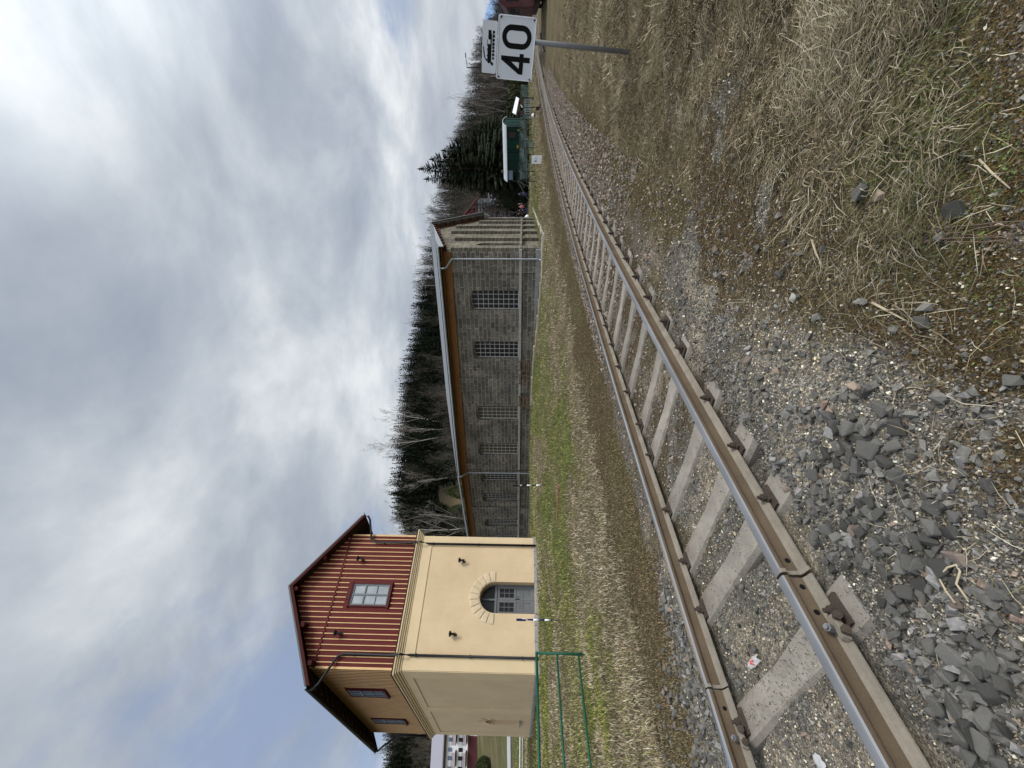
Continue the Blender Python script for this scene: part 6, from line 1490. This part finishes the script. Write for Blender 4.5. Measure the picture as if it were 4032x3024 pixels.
cmb = N('ShaderNodeCombineXYZ'); Lk(mth('DIVIDE', sep.outputs[0], zz_), cmb.inputs[0]); Lk(mth('DIVIDE', sep.outputs[1], zz_), cmb.inputs[1])
def nz(scale, det, rough, loc, rot=0., sc=(1, 1, 1), dist=0.):
    mp = N('ShaderNodeMapping'); mp.inputs['Location'].default_value = loc; mp.inputs['Rotation'].default_value = (0, 0, rot); mp.inputs['Scale'].default_value = sc; Lk(cmb.outputs[0], mp.inputs[0])
    n = N('ShaderNodeTexNoise'); n.inputs['Scale'].default_value = scale; n.inputs['Detail'].default_value = det; n.inputs['Roughness'].default_value = rough; n.inputs['Distortion'].default_value = dist; Lk(mp.outputs[0], n.inputs['Vector']); return n.outputs['Fac']
def rmp(f, stops):
    r = N('ShaderNodeValToRGB'); cr = r.color_ramp
    while len(cr.elements) < len(stops): cr.elements.new(.5)
    for e, (p, c) in zip(cr.elements, stops): e.position = p; e.color = (*c, 1) if isinstance(c, tuple) else (c, c, c, 1)
    Lk(f, r.inputs[0]); return r.outputs[0]
def mixc(f, a, b, bl='MIX'):
    m = N('ShaderNodeMix'); m.data_type = 'RGBA'; m.blend_type = bl
    for s_, v in ((m.inputs[0], f), (m.inputs[6], a), (m.inputs[7], b)):
        if isinstance(v, (int, float)): s_.default_value = v
        elif isinstance(v, tuple): s_.default_value = (*v, 1)
        else: Lk(v, s_)
    return m.outputs[2]
big = nz(1.5, 9, .56, (3.1, 1.7, 0), .6, (1, 1.1, 1), .25); streak = nz(1.5, 9, .6, (7.7, 2.2, 0), R(-47), (.5, 1.4, 1), .5); cover = nz(.62, 9, .6, (1.3, 8.4, 0), .4, (1, 1, 1), .6)
f = mth('ADD', mth('MULTIPLY', big, .8), mth('MULTIPLY', streak, .2))
cl = rmp(f, [(.36, (3.3, 3.75, 4.5)), (.45, (4.1, 4.55, 5.25)), (.53, (5.3, 5.75, 6.3)), (.64, (7.6, 7.95, 8.2))])
rt = rmp(mth('ADD', mth('MULTIPLY', sep.outputs[0], .75), mth('MULTIPLY', sep.outputs[1], .5)), [(.0, 1.0), (.95, 1.12)])
cl = mixc(1., cl, rt, 'MULTIPLY')
blue = mixc(.8, sky.outputs[0], (3.3, 4.2, 6.2))
hole = rmp(cover, [(.335, .15), (.42, 1.)])
csky = mixc(hole, blue, cl)
glow = rmp(sep.outputs[2], [(.0, 1.), (.28, 0.)])
csky = mixc(mth('MULTIPLY', glow, .45), csky, (7.0, 7.2, 7.4))
csky = mixc(1., csky, rmp(mth('ADD', mth('MULTIPLY', sep.outputs[1], -.5), .5), [(.45, 1.), (.85, 1.6)]), 'MULTIPLY')  # unseen sky behind the camera brightened to fill shaded walls
dt = N('ShaderNodeVectorMath'); dt.operation = 'DOT_PRODUCT'; Lk(tc.outputs['Generated'], dt.inputs[0])
dt.inputs[1].default_value = (math.sin(SUN_AZ)*math.cos(SUN_EL), math.cos(SUN_AZ)*math.cos(SUN_EL), math.sin(SUN_EL))
csky = mixc(1., csky, rmp(dt.outputs['Value'], [(.5, 1.), (.8, 1.7), (1., 4.)]), 'MULTIPLY')  # added out-of-view cloud glow around the sun for soft directional light
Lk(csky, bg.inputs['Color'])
sl = bpy.data.lights.new('sun', 'SUN'); sl.energy = 2.3; sl.angle = R(14); sl.color = (1, .95, .86); so = bpy.data.objects.new('sun', sl); col.objects.link(so)
dv = np.array([math.sin(SUN_AZ)*math.cos(SUN_EL), math.cos(SUN_AZ)*math.cos(SUN_EL), math.sin(SUN_EL)])
from mathutils import Vector, Matrix
so.rotation_euler = Vector(dv).to_track_quat('Z', 'Y').to_euler(); so.location = (20, -10, 30)
cd = bpy.data.cameras.new('camera'); cam = bpy.data.objects.new('camera', cd); col.objects.link(cam); scene.camera = cam
cd.sensor_fit = 'HORIZONTAL'; cd.sensor_width = 36.; cd.lens = 36*FPX/4032; cd.clip_start = .05; cd.clip_end = 20000
m = Matrix((tuple(Vd), tuple(Ux), tuple(-Fw))).transposed().to_4x4(); m.translation = (0, 0, EYE); cam.matrix_world = m
scene.view_settings.view_transform = 'Standard'; scene.view_settings.look = 'None'; scene.view_settings.exposure = 0; scene.view_settings.gamma = 1
scene.cycles.use_denoising = True; scene.cycles.max_bounces = 6; scene.cycles.transparent_max_bounces = 12
